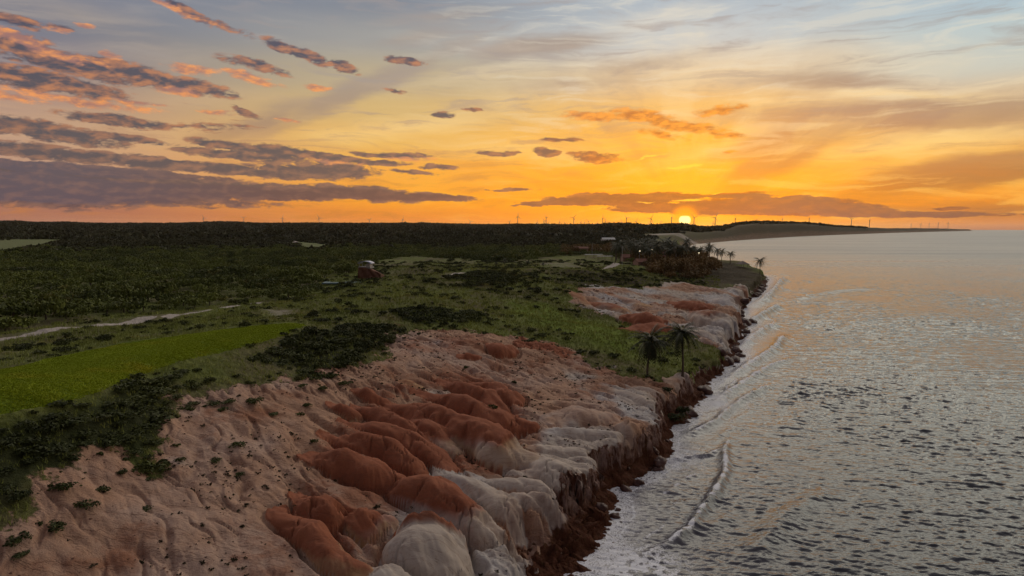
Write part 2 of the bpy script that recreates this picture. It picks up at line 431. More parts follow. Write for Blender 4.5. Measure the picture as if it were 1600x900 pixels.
def knolls(x, y):
    """added height, redness and paleness of the clay knolls"""
    H = np.zeros(x.shape); R = np.zeros(x.shape); P = np.zeros(x.shape); moat = np.zeros(x.shape)
    wx = fbm(x * 0.16, y * 0.16, 3, 41) * 1.3; wy = fbm(x * 0.16, y * 0.16, 3, 47) * 1.1
    for pts, ww, hh, red, pale in _KW:
        m = max(ww) + 2
        sel = np.where((x > pts[:, 0].min() - m) & (x < pts[:, 0].max() + m) & (y > pts[:, 1].min() - m) & (y < pts[:, 1].max() + m))[0]
        if len(sel) == 0: continue
        far = np.clip(np.mean(ww) / 2.2, .6, 2.2)
        xs = x[sel] + wx[sel] * far; ys = y[sel] + wy[sel] * far
        best = np.full(len(sel), 1e9); bw = np.ones(len(sel)); bh = np.zeros(len(sel)); bt = np.zeros(len(sel))
        n = len(pts) - 1
        for i in range(n):
            ax, ay = pts[i]; ux, uy = pts[i + 1] - pts[i]; L2 = ux * ux + uy * uy + 1e-9
            t = np.clip(((xs - ax) * ux + (ys - ay) * uy) / L2, 0, 1)
            w = ww[i] * (1 - t) + ww[i + 1] * t
            q = np.hypot(xs - ax - t * ux, ys - ay - t * uy) / w
            k = q < best
            best = np.where(k, q, best); bh = np.where(k, hh[i] * (1 - t) + hh[i + 1] * t, bh); bt = np.where(k, (i + t) / n, bt)
        groove = ridged(bt * n * .55 + 7.0 * red + pts[0, 0], best * .30, 2, 43)
        prof = np.clip(1 - best ** 2.1, 0, 1) ** 0.72 * (1 + .10 * wy[sel]) * (1 - .34 * sstep(.66, .95, groove) * sstep(.15, .7, best)) * (1 + .10 * np.sin(bt * 7 + pts[0, 1]))
        hgt = bh * prof
        moat[sel] = np.maximum(moat[sel], np.minimum(bh, 2.5) * .55 * np.exp(-((best - 1.10) / .12) ** 2))
        old = H[sel]
        k = 0.25
        hn = np.where(np.minimum(old, hgt) > 0.02, np.maximum(old, hgt) + 0.0, np.maximum(old, hgt))
        H[sel] = hn
        dom = hgt >= old
        lower = np.clip(bt * 0.8 + (1 - prof) * 0.55, 0, 1)
        edge = sstep(0.0, 0.25, prof)
        rr = red * edge * (1 - pale * sstep(0.62, 0.9, lower + 0.25 * wx[sel]))
        pp = pale * edge * sstep(0.45, 0.85, lower + (1 - red) * 0.7 + 0.2 * wy[sel])
        R[sel] = np.where(dom & (hgt > 0.02), rr, R[sel]); P[sel] = np.where(dom & (hgt > 0.02), pp, P[sel])
    # dry cracks through the clay
    kz = np.where((H > .25) & (y < 140))[0]
    if len(kz):
        qx = x[kz] * .24 + .25 * fbm(x[kz] * .5, y[kz] * .5, 3, 361); qy = y[kz] * .24 + .25 * fbm(x[kz] * .5, y[kz] * .5, 3, 363)
        f1 = np.full(len(kz), 9.0); f2 = f1.copy(); ix = np.floor(qx).astype(int); iy = np.floor(qy).astype(int)
        for a in (-1, 0, 1):
            for b in (-1, 0, 1):
                hsh = _perm[(_perm[(ix + a) & 4095] + iy + b) & 4095]
                dd = np.hypot(ix + a + _gx[hsh] * .4 + .5 - qx, iy + b + _gy[hsh] * .4 + .5 - qy)
                f2 = np.where(dd < f1, f1, np.minimum(f2, dd)); f1 = np.minimum(f1, dd)
        H[kz] -= .45 * np.exp(-((f2 - f1) / .035) ** 2) * sstep(.0, .35, fbm(x[kz] * .12, y[kz] * .12, 2, 365) + .1) * sstep(.25, .8, H[kz])
    return H - moat * (1 - sstep(.2, 1.0, H)), R, P

# ------------------------------------------------------------------ ground cover regions (photo outline -> ground outline)
def region(px): return np.array(hits(px))
BARE1 = region([(-120,800),(0,792),(70,745),(100,752),(150,724),(188,716),(205,738),(240,742),(262,690),(252,662),(285,640),(268,622),(320,603),(400,592),(470,592),(515,572),(560,556),(600,545),(640,508),(700,512),(760,524),(830,536),(900,556),(935,574),
                (1000,590),(1040,598),(1095,606),(1140,650),(1100,760),(1000,960),(-120,960)])
BARE2 = region([(885,452),(925,446),(960,452),(1000,452),(1040,444),(1090,446),(1120,450),(1165,447),(1200,456),(1190,500),(1150,545),(1110,540),(1085,520),(1040,512),(985,506),(945,486),(905,474)])
BARE3 = region([(800,524),(860,536),(905,552),(895,566),(840,556),(790,545)])
LAWN = region([(-120,700),(0,652),(60,638),(120,622),(170,604),(205,588),(250,572),(300,560),(350,550),(400,535),(440,524),(480,510),(470,506),(420,508),(360,514),(300,522),(220,534),(150,546),(80,560),(0,578),(-120,600)])
LUSH = region([(790,468),(850,472),(920,492),(985,512),(1010,540),(985,560),(940,545),(890,530),(830,505),(790,485)])
SHRUB1 = region([(-80,708),(0,672),(120,644),(200,608),(245,592),(285,580),(255,600),(265,650),(240,690),(215,735),(190,700),(150,720),(90,748),(60,745),(0,790),(-80,810)])
SHRUB2 = region([(385,562),(430,544),(480,524),(560,508),(610,512),(622,535),(575,555),(535,582),(500,598),(455,588),(480,570),(430,570)])
SHRUB3 = region([(610,490),(640,478),(700,486),(760,492),(765,505),(700,502),(660,508),(625,500)])
SHRUB4 = region([(715,440),(740,424),(800,428),(815,440),(790,452),(760,448),(735,452)])
CLEAR1 = region([(-60,378),(40,374),(105,374),(70,384),(30,394),(-60,396)])
CLEAR2 = region([(455,377),(480,379),(515,382),(510,390),(480,391),(462,384)])
SANDLOT = region([(845,414),(905,411),(925,414),(890,420),(845,420)])
COURT = region([(508,440),(545,437),(560,440),(552,447),(512,449)])
DUNESAND = region([(1005,366),(1050,364),(1100,368),(1130,370),(1100,376),(1060,378),(1030,372)])
TAN = region([(880,425),(960,430),(1040,440),(1010,450),(930,444),(880,440)])
BROWN = region([(1000,430),(1040,414),(1090,404),(1150,412),(1195,428),(1198,444),(1165,450),(1090,448),(1040,442)])
SCREE = region([(404,488),(465,484),(462,498),(410,502)])
PATHS = [  # real tracks: outline points and half width in m
 (hits([(-60,537),(0,530),(60,523),(130,512),(200,502),(228,497)]), 2.7),
 (hits([(262,494),(280,490),(300,487),(320,484)]), 1.8),
 (hits([(362,480),(378,477),(392,475)]), 3.6),
 (hits([(662,438),(690,434),(722,428),(730,426)]), 2.6),
 (hits([(930,421),(950,418),(962,415),(964,412),(958,411)]), 2.4),
 (hits([(455,371),(462,378),(460,382)]), 5.0),
 (hits([(502,391),(508,389.5)]), 6.0),
]

FU = (.74, -.67)                          # the slope drains this way, towards the cliff
REDZONE = region([(470,712),(500,672),(545,632),(610,598),(690,582),(790,592),(832,622),(836,668),(815,712),(775,835),(700,835),(620,770),(560,760),(500,745)])
REDZONE2 = region([(440,770),(480,745),(540,775),(610,800),(600,850),(580,890),(520,880),(460,830)])
def billow(x, y):
    a = x * FU[0] + y * FU[1]; c = -x * FU[1] + y * FU[0]
    w = fbm(x * .07, y * .07, 3, 301) * 4.0; w2 = fbm(x * .3, y * .3, 3, 305) * .5
    b1 = np.abs(gnoise(a * .075 + .3 * w * .1, (c + w + w2) * .20, 311))
    b2 = np.abs(gnoise(a * .17, (c + w * .8 + w2) * .42, 315))
    r1 = 1 - (1 - np.clip(b1 * 1.7, 0, 1)) ** 2; r2 = 1 - (1 - np.clip(b2 * 1.7, 0, 1)) ** 2
    return r1, r2
def noise_edge(x, y, seed): 
    d = np.hypot(x, y)
    return (fbm(x * 0.10, y * 0.10, 5, seed, .6) * 5.0) * np.clip(d / 140, .55, 3)

def ground(x, y):
    """full ground: height and cover masks at points"""
    shp = x.shape; x = x.ravel(); y = y.ravel(); d = np.hypot(x, y)
    z0 = base_z(x, y)
    near = d < 1300
    M = {k: np.zeros(len(x)) for k in ('veg', 'lawn', 'red', 'pale', 'cliff', 'path', 'sand', 'lush', 'brown', 'shrub', 'kn')}
    idx = np.where(near)[0]
    xn, yn = x[idx], y[idx]
    e1 = noise_edge(xn, yn, 51); e2 = noise_edge(xn, yn, 61)
    e3 = (fbm(xn * .05, yn * .05, 3, 53) * 7 + fbm(xn * .25, yn * .25, 5, 55, .65) * 4.5) * np.clip(d[idx] / 110, .6, 2.4)
    bare = np.maximum(np.maximum(sdist(BARE1, xn, yn) + e3, sdist(BARE2, xn, yn) + e3 * .8), sdist(BARE3, xn, yn) + e1 * .6)
    veg = 1 - sstep(-3.0, 3.4, bare)
    lawn_d = sdist(LAWN, xn, yn) + e2 * .12
    lawn = sstep(-.3, .3, lawn_d)
    lush = sstep(-5, 6, sdist(LUSH, xn, yn) + e2 * 1.6)
    brown = np.maximum(sstep(-10, 10, sdist(TAN, xn, yn) + e2), sstep(-10, 10, sdist(BROWN, xn, yn) + e2))
    shrub = np.zeros(len(xn))
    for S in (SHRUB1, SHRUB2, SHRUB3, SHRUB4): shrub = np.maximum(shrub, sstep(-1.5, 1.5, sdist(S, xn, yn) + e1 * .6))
    path = np.zeros(len(xn))
    for ln, hw in PATHS:
        path = np.maximum(path, 1 - sstep(hw * .8, hw * 1.25, dist_line(ln, xn, yn) + e2 * .10 + fbm(xn * .6, yn * .6, 3, 71) * .5))
    path = np.maximum(path, .42 * sstep(-6, 6, sdist(SANDLOT, xn, yn) + e2 * 1.2))
    path = np.maximum(path, .47 * sstep(-3, 3, sdist(SCREE, xn, yn) + e2 * 1.2))
    clear = np.maximum(sstep(-4, 4, sdist(CLEAR1, xn, yn) + e2), sstep(-4, 4, sdist(CLEAR2, xn, yn) + e2))
    kh, kr, kp = knolls(xn, yn)
    kk = sstep(0.03, 0.3, kh)
    veg *= (1 - .93 * kk)
    # soft undulation of the ground, gullied on the bare clay
    und = fbm(xn * .035, yn * .035, 4, 81) * np.clip(d[idx] / 130, .45, 2.0) * 1.3
    g = ridged(xn * .14 + .5 * fbm(xn * .08, yn * .08, 3, 85), yn * .11, 4, 91)
    dl, al = dist_line(COAST_L, xn, yn, along=True); sea_f = np.exp(-np.maximum(dl - 6, 0) / 20.0)
    b1, b2 = billow(xn, yn)
    rz = np.maximum(sstep(-3, 3, sdist(REDZONE, xn, yn) + e1 * .5), sstep(-2, 2, sdist(REDZONE2, xn, yn) + e1 * .4))
    bamp = (1 - veg) * (rz * .45 + .40)
    kh = kh + (1 - .55 * kk) * (b1 * bamp + b2 * bamp * .38) - rz * .5
    kr = np.maximum(kr, rz * (1 - sstep(.25, .6, kp)) * (.12 + .42 * sstep(.15, .6, b1 + .3 * (b2 - .5))))
    rill = ridged((xn * FU[0] + yn * FU[1]) * .05, (-xn * FU[1] + yn * FU[0] + 3 * fbm(xn * .1, yn * .1, 3, 321)) * .30, 4, 325)
    rough = -(sstep(.62, .95, rill)) * .28 * (1 - veg) * (1 - .7 * kk) * np.clip(d[idx] / 100, .7, 2.0) * 2.1
    fing = ridged((xn * FU[0] + yn * FU[1]) * .055, (-xn * FU[1] + yn * FU[0] + 2.5 * fbm(xn * .12, yn * .12, 3, 331)) * .62, 3, 335)
    rough += (fing - .5) * (.26 + .55 * sea_f) * (1 - veg) * (1 - .55 * kk) * np.clip(d[idx] / 100, .7, 2.0) * (.35 + .65 * sstep(-.2, .3, fbm(xn * .03, yn * .03, 3, 337)))
    rough += (g - .55) * .48 * (1 - veg) * (1 - .6 * kk) * np.clip(d[idx] / 100, .5, 2.2)
    hum = fbm(xn * .016, yn * .016, 4, 351) * 3.2 * veg * (1 - lawn) * sstep(110, 190, d[idx]) * sstep(520, 380, d[idx]) * sstep(4, 30, dl) * sstep(3, 22, np.minimum.reduce([dist_line(l_, xn, yn) for l_, _h in PATHS[:5]]))
    small = fbm(xn * .9, yn * .9, 4, 95) * .07 * (1 - .75 * kk)
    tus = fbm(xn * .7, yn * .7, 3, 97) * .35 * veg * (1 - lawn)
    zn = z0[idx] + hum + (und + rough + small + tus) * (1 - lawn * .93) + kh
    # cliff
    dl, al = dist_line(COAST_L, xn, yn, along=True)
    ind = fbm(xn * .16, yn * .16, 4, 341) * 2.0 + fbm(xn * .5, yn * .5, 3, 343) * .5
    ins = inside(LAND, xn, yn)
    sd = np.where(ins, dl, -dl)
    sd = sd + np.clip(ind, -1.2, 1.6) * np.clip(1 - np.abs(sd) / 9, 0, 1) * np.clip(d[idx] / 110, .8, 2)
    cw = np.interp(al, _cum[:len(CW)], CW[:len(_cum)]) * np.clip(1 + 1.1 * fbm(al * .045, al * 0, 3, 345), .55, 1.6)
    fl = ridged(al * .16 / np.clip(cw / 5, 1, 20), sd * .05, 4, 101) - .55                      # buttresses and gullies along the coast
    fl2 = fbm(xn * .45, yn * .45, 4, 105)
    s = sd / cw + fl * .26 + fl2 * .10
    prof = np.interp(s, [-.6, 0, .16, .30, .44, .50, .60, .66, .85, 1.2], [-.6, -.03, .09, .21, .32, .42, .80, .90, .97, 1.0])
    led = fbm(xn * 1.1, yn * 1.1, 4, 107) * .55 * np.clip(1 - np.abs(s - .35) / .5, 0, 1) * np.clip(cw / 6, .8, 3)
    led += (ridged(al * .5, sd * .12, 3, 109) - .5) * .28 * np.clip(1 - np.abs(s - .45) / .45, 0, 1) * np.clip(d[idx] / 120, .7, 2)
    zn = np.where(s < 1.25, np.minimum(zn, 0) + np.maximum(zn, 0) * prof, zn) + led
    cn = fbm(al * .05 / np.clip(d[idx] / 120, .8, 3), sd * .02, 3, 113)
    cliff = 1 - sstep(.585, .70, s + fl2 * .25 + .55 * np.maximum(cn, 0) + .22 * sstep(120, 200, d[idx]))
    deep = np.clip(-sd / 12, 0, 1)
    zn = np.where(sd < 0, np.minimum(zn, .15 - deep * 2.0 + led * .9), zn)
    veg *= 1 - sstep(.15, .6, cliff)
    z0[idx] = zn
    # red and pale clay on the open slope
    rn = fbm(xn * .05 + 3, yn * .05, 4, 111); pn = fbm(xn * .045, yn * .045 + 7, 4, 115)
    red = np.maximum(kr, .62 * sstep(.10, .5, rn + .15) * (1 - kk) * .75 * (1 - .8 * sstep(165, 200, d[idx])))
    red = np.maximum(red, sstep(-2, 4, sdist(BARE3, xn, yn) + e1))
    seaward = np.exp(-np.maximum(sd - cw, 0) / 14.0)
    pale = np.maximum(kp * (.72 + .5 * pn), .75 * sstep(180, 215, d[idx]) * sstep(-.35, .15, pn) * (1 - kr * .9)); pale = np.maximum(pale, sstep(.15, .75, pn * 1.4 + seaward * .65 - .08) * (1 - kr * .9))
    for k, v in dict(veg=veg, lawn=lawn, red=red, pale=pale, cliff=cliff, path=path, lush=lush, brown=brown, shrub=shrub, kn=kk).items(): M[k][idx] = v
    M['sand'][idx] = clear
    # far land
    jf = np.where(~near)[0]
    if len(jf):
        xf, yf = x[jf], y[jf]
        dl = dist_line(COAST_L, xf, yf); ins = inside(LAND, xf, yf); sd = np.where(ins, dl, -dl)
        w = sstep(0, 1, sd / (40 + d[jf] * .012))
        z0[jf] = np.where(sd < 0, -2.0, .2 + (z0[jf] - .2) * w)
        M['veg'][jf] = 1 - .45 * (1 - sstep(.2, .9, w)); M['brown'][jf] = .9 * sstep(-100, 700, xf)
        ds = sstep(-20, 40, sdist(DUNESAND, xf, yf) + 60 * fbm(xf * .006, yf * .006, 4, 121))
        px = 800 + FOC * xf / yf
        dn = fbm(xf * .004, yf * .004, 5, 125)
        sandy = np.maximum(ds * (.30 + .34 * sstep(-.2, .3, dn)), sstep(.16, .45, dn) * sstep(990, 1060, px) * .24)
        beach = 1 - sstep(.02, .18, w)
        M['path'][jf] = np.maximum(beach * .14, 0)
        M['sand'][jf] = np.maximum(sandy * 0, np.maximum(sstep(-15, 15, sdist(CLEAR1, xf, yf) + 30 * fbm(xf * .02, yf * .02, 3, 131)), sstep(-10, 10, sdist(CLEAR2, xf, yf))))
        M['path'][jf] = np.maximum(M['path'][jf], sandy)
        for ln, hw in PATHS[-2:]: M['path'][jf] = np.maximum(M['path'][jf], 1 - sstep(hw * .7, hw * 1.2, dist_line(ln, xf, yf)))
    return z0.reshape(shp), {k: v.reshape(shp) for k, v in M.items()}, None
def gz(x, y):
    z, _, _ = ground(np.atleast_1d(np.asarray(x, float)), np.atleast_1d(np.asarray(y, float))); return z

def build_ground(az0, az1, daz, d0, d1, ratio, ratio2, split):
    ds = [d0]
    while ds[-1] < d1: ds.append(ds[-1] * (1 + (ratio if ds[-1] < split else ratio2)))
    ds = np.array(ds); az = np.radians(np.arange(az0, az1 + 1e-6, daz))
    D, A = np.meshgrid(ds, az, indexing='ij')
    X = D * np.sin(A); Y = D * np.cos(A)
    # keep the cells of the land and a strip under the water
    coarse_in = inside(LAND, X.ravel(), Y.ravel()).reshape(X.shape)
    keep = coarse_in | (dist_line(COAST_L, X.ravel(), Y.ravel()).reshape(X.shape) < np.maximum(10.0, D * .012))
    I = np.full(X.shape, -1, np.int64)
    cell = keep[:-1, :-1] & keep[1:, :-1] & keep[:-1, 1:] & keep[1:, 1:]
    use = np.zeros(X.shape, bool)
    use[:-1, :-1] |= cell; use[1:, :-1] |= cell; use[:-1, 1:] |= cell; use[1:, 1:] |= cell
    I[use] = np.arange(use.sum())
    Z, M, _ = ground(X[use], Y[use])
    r, c = np.where(cell)
    Q = np.stack([I[r, c], I[r, c + 1], I[r + 1, c + 1], I[r + 1, c]], 1)
    V = np.stack([X[use], Y[use], Z], 1)
    m = (M['cliff'] > .2) & (Z > .2) & (V[:, 1] < 420)      # the wall bulges and undercuts
    if m.any():
        al = V[m, 1] * .8 + V[m, 0] * .6
        b = fbm(al * .35, V[m, 2] * .8, 4, 371) * 1.3 + fbm(al * 1.3, V[m, 2] * 1.6, 3, 373) * .5
        V[m, 0] += b * M['cliff'][m]; V[m, 1] -= b * .2 * M['cliff'][m]
    c1 = np.stack([M['veg'], M['lawn'], M['red'], M['pale']], 1)
    c2 = np.stack([M['cliff'], M['path'], M['sand'], M['lush']], 1)
    c3 = np.stack([M['brown'], M['shrub'], M['kn'], np.zeros(len(Z))], 1)
    return make_mesh('ground', V, Q, None, True, {'cover1': c1, 'cover2': c2, 'cover3': c3})

def ground_material():
    m, t, p, out = new_mat('ground')
    geo = t.n('ShaderNodeNewGeometry'); pos = geo.outputs['Position']
    def chan(a):
        nd = t.n('ShaderNodeAttribute', attribute_name=a)
        s = t.n('ShaderNodeSeparateColor'); t.put(s.inputs[0], nd.outputs['Color'])
        return s.outputs[0], s.outputs[1], s.outputs[2], nd.outputs['Alpha']
    veg, lawn, red, pale = chan('cover1'); cliff, path, clear, lush = chan('cover2'); brown, shrub, kn, _ = chan('cover3')
    n_big = t.noise(pos, .05, 5, .6); n_mid = t.noise(pos, .35, 5, .6); n_fin = t.noise(pos, 2.2, 5, .65); n_grit = t.noise(pos, 7.0, 3, .6)
    # bare clay: dusty pink sand, brick red clay, pale grey marl
    sand = t.mix(n_mid, (.30, .162, .100), (.45, .275, .185))
    sand = t.mix(t.smooth(n_big, .45, .65), sand, t.mix(n_mid, (.35, .225, .170), (.47, .325, .250)))
    sand = t.mix(t.smooth(t.noise(pos, .09, 6, .65), .50, .64, 0, .75), sand, (.23, .085, .042))
    sand = t.mix(t.smooth(n_fin, .54, .72, 0, .65), sand, (.20, .095, .065))
    sand = t.mix(t.smooth(n_grit, .55, .75, 0, .5), sand, (.15, .075, .05))
    redc = t.mix(n_mid, (.195, .060, .032), (.33, .120, .064))
    redc = t.mix(t.smooth(n_fin, .5, .8, 0, .5), redc, (.15, .040, .020))
    redc = t.mix(t.smooth(n_grit, .56, .76, 0, .35), redc, (.13, .045, .025))
    palec = t.mix(n_mid, (.34, .285, .245), (.54, .46, .39))
    palec = t.mix(t.smooth(n_big, .45, .6, 0, .7), palec, t.mix(n_mid, (.36, .35, .36), (.52, .52, .53)))
    palec = t.mix(t.smooth(n_fin, .55, .75, 0, .5), palec, (.30, .20, .15))
    rq = t.add(red, t.mul(t.sub(n_mid, .5), .25))
    c = t.mix(t.mul(t.smooth(rq, .05, .35), t.smooth(kn, .2, .6)), sand, t.mix(n_mid, (.30, .165, .085), (.44, .27, .15)))
    drip = t.noise(t.mapping(pos, sc=(1.3, 1.3, .35)), 1.4, 5, .65)
    c = t.mix(t.smooth(t.add(rq, t.mul(t.sub(drip, .5), .55)), .30, .68), c, redc)
    c = t.mix(t.smooth(t.add(pale, t.mul(t.sub(n_mid, .5), .4)), .2, .8, 0, .9), c, palec)
    # cracked runnels
    st = t.mapping(pos, rot=(0, 0, .736), sc=(.22, 1.1, .4))
    wz = t.noise(st, .6, 5, .6, .4)
    crack = t.math('SUBTRACT', 1.0, t.smooth(t.math('ABSOLUTE', t.sub(wz, .5)), .0, .035))
    c = t.mix(t.mul(crack, t.mul(t.sub(1.0, veg), .22)), c, (.14, .065, .045))
    # cliff: dark oxide red below, pale vertical streaks near the rim
    zc = t.sep(pos)[2]
    streak = t.noise(t.mapping(pos, sc=(.9, .9, .16)), 1.5, 5, .65)
    rock = t.mix(t.noise(pos, 1.2, 6, .7), (.030, .010, .006), (.125, .044, .022))
    rock = t.mix(t.smooth(n_fin, .5, .75, 0, .6), rock, (.075, .045, .014))
    up = t.smooth(t.add(zc, t.mul(t.sub(n_mid, .5), 2.4)), 1.5, 3.0)
    rock = t.mix(t.mul(t.mul(up, t.smooth(n_big, .34, .48)), t.smooth(streak, .40, .60, 0, .75)), rock, (.36, .24, .20))
    c = t.mix(t.smooth(t.add(cliff, t.mul(t.sub(n_fin, .5), .5)), .25, .6), c, rock)
    # vegetation skin between the plants
    grass = t.mix(n_mid, (.062, .080, .017), (.185, .198, .045))
    grass = t.mix(t.smooth(n_big, .42, .62), grass, t.mix(n_fin, (.09, .085, .035), (.16, .13, .06)))
    grass = t.mix(t.mul(lush, t.smooth(n_mid, .3, .6, .45, 1)), grass, t.mix(n_fin, (.080, .118, .010), (.185, .240, .025)))
    grass = t.mix(brown, grass, t.mix(n_mid, (.022, .017, .009), (.066, .044, .021)))
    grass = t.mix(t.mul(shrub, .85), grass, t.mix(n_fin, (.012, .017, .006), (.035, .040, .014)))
    grass = t.mix(t.smooth(n_fin, .55, .75, 0, .6), grass, (.02, .025, .008))
    grass = t.mix(clear, grass, t.mix(n_mid, (.09, .11, .035), (.17, .18, .07)))
    vf = t.smooth(t.add(veg, t.add(t.mul(t.sub(n_mid, .5), 1.5), t.mul(t.sub(n_fin, .5), .8))), .40, .60)
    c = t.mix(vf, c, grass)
    lw = t.mix(n_mid, (.135, .185, .008), (.225, .275, .012))
    stripe = t.noise(t.mapping(pos, rot=(0, 0, .5), sc=(.25, 1.2, 1)), .6, 4, .6)
    lw = t.mix(t.smooth(stripe, .4, .7, 0, .5), lw, (.10, .14, .006))
    lw = t.mix(t.smooth(t.noise(pos, .13, 5, .65), .40, .62, .75, 0), lw, t.mix(n_mid, (.090, .145, .005), (.150, .205, .008)))
    lw = t.mix(t.smooth(n_fin, .35, .7, .5, 0), lw, (.05, .095, .008))
    lw = t.mix(t.smooth(n_big, .5, .75, 0, .6), lw, (.20, .22, .010))
    c = t.mix(lawn, c, lw)
    c = t.mix(t.smooth(path, .3, .7), c, t.mix(n_fin, (.30, .25, .21), (.52, .45, .40)))
    t.put(p.inputs['Base Color'], c); p.inputs['Roughness'].default_value = .95
    p.inputs['Specular IOR Level'].default_value = .12
    b = t.n('ShaderNodeBump'); b.inputs['Distance'].default_value = .32; b.inputs['Strength'].default_value = .9
    hgt = t.add(t.mul(n_fin, t.lin(vf, 0, 1, .5, 1.1)), t.add(t.mul(n_grit, t.lin(vf, 0, 1, .22, .35)), t.mul(crack, -.15)))
    hgt = t.mul(hgt, t.lin(lawn, 0, 1, 1, .35)); hgt = t.mul(hgt, t.lin(kn, 0, 1, 1, .30))
    hgt = t.add(hgt, t.mul(t.mul(cliff, streak), 1.6))
    t.put(b.inputs['Height'], hgt); t.put(p.inputs['Normal'], b.outputs[0])
    return m
M_GROUND = ground_material()
gme = build_ground(-41.0, 41.0, .065, 42.0, 23000.0, .0034, .014, 760.0)
tag(link('ground', gme, M_GROUND), kind='structure')
# ------------------------------------------------------------------ sea
def wave_tile(N, L, wind, wl_peak, rms, seed):
    r = np.random.default_rng(seed)
    k = np.fft.fftfreq(N, L / N) * 2 * math.pi
    KX, KY = np.meshgrid(k, k, indexing='ij'); K = np.hypot(KX, KY) + 1e-9
    kp = 2 * math.pi / wl_peak
    S = np.exp(-1.25 * (kp / K) ** 2) / K ** 3.6
    c = (KX * math.cos(wind) + KY * math.sin(wind)) / K
    S = S * np.where(c > 0, c ** 18, 0) * .95 + S * .05 * c ** 4; S[0, 0] = 0
    S *= np.exp(-(K * L / N * .45) ** 2)
    h = np.fft.ifft2((r.normal(size=(N, N)) + 1j * r.normal(size=(N, N))) * np.sqrt(S)).real
    return h / h.std() * rms, L
def tile_at(tile, x, y, rot=0.0):
    h, L = tile; N = len(h)
    c, s = math.cos(rot), math.sin(rot)
    u = ((x * c + y * s) / L * N) % N; v = ((-x * s + y * c) / L * N) % N
    i = u.astype(int) % N; j = v.astype(int) % N; fu = u - np.floor(u); fv = v - np.floor(v)
    i2 = (i + 1) % N; j2 = (j + 1) % N
    return (h[i, j] * (1 - fu) + h[i2, j] * fu) * (1 - fv) + (h[i, j2] * (1 - fu) + h[i2, j2] * fu) * fv
WIND = rad(248)                                     # the sea runs towards the camera and the shore
T1 = wave_tile(512, 71.0, WIND, 1.8, .076, 1); T2 = wave_tile(512, 113.0, WIND, 6.5, .066, 2); T3 = wave_tile(256, 29.0, WIND + .2, .9, .021, 3)
BREAKERS = [  # crest lines in the photo, height m, half width m, foam 0..1
 ([(1141,680),(1133,705),(1134,740),(1116,775),(1096,800),(1080,828),(1040,854),(985,885)],.48,1.0,.25),
 ([(1020,728),(1060,718),(1105,712),(1132,700)],.32,.8,.1),
 ([(1050,690),(1090,674),(1122,658),(1140,640),(1172,618),(1212,598)],.5,1.2,.15),
 ([(1110,640),(1128,622),(1160,600),(1200,575),(1240,560)],.5,1.5,.3),
 ([(1130,600),(1150,585),(1180,566),(1212,545),(1226,522)],.65,2.0,.2),
 ([(1160,545),(1176,528),(1200,512),(1222,508)],.65,2.2,.2),
 ([(1166,508),(1186,498),(1205,486),(1222,478)],.75,2.6,.15),
 ([(1170,482),(1195,470),(1210,455),(1218,444),(1226,434)],.95,3.6,.15),
 ([(1160,885),(1190,850),(1225,815),(1262,785),(1300,765)],.42,2.2,0),
 ([(1086,835),(1118,818),(1150,805)],.22,1.4,0),
 ([(1200,680),(1270,640),(1330,620)],.2,3.0,0),
 ([(1240,470),(1300,455),(1380,450)],.3,5.0,0),
]
BRK = [([tuple(map(float, at(px, py, 0))) for px, py in pts], h, w, f) for pts, h, w, f in BREAKERS]
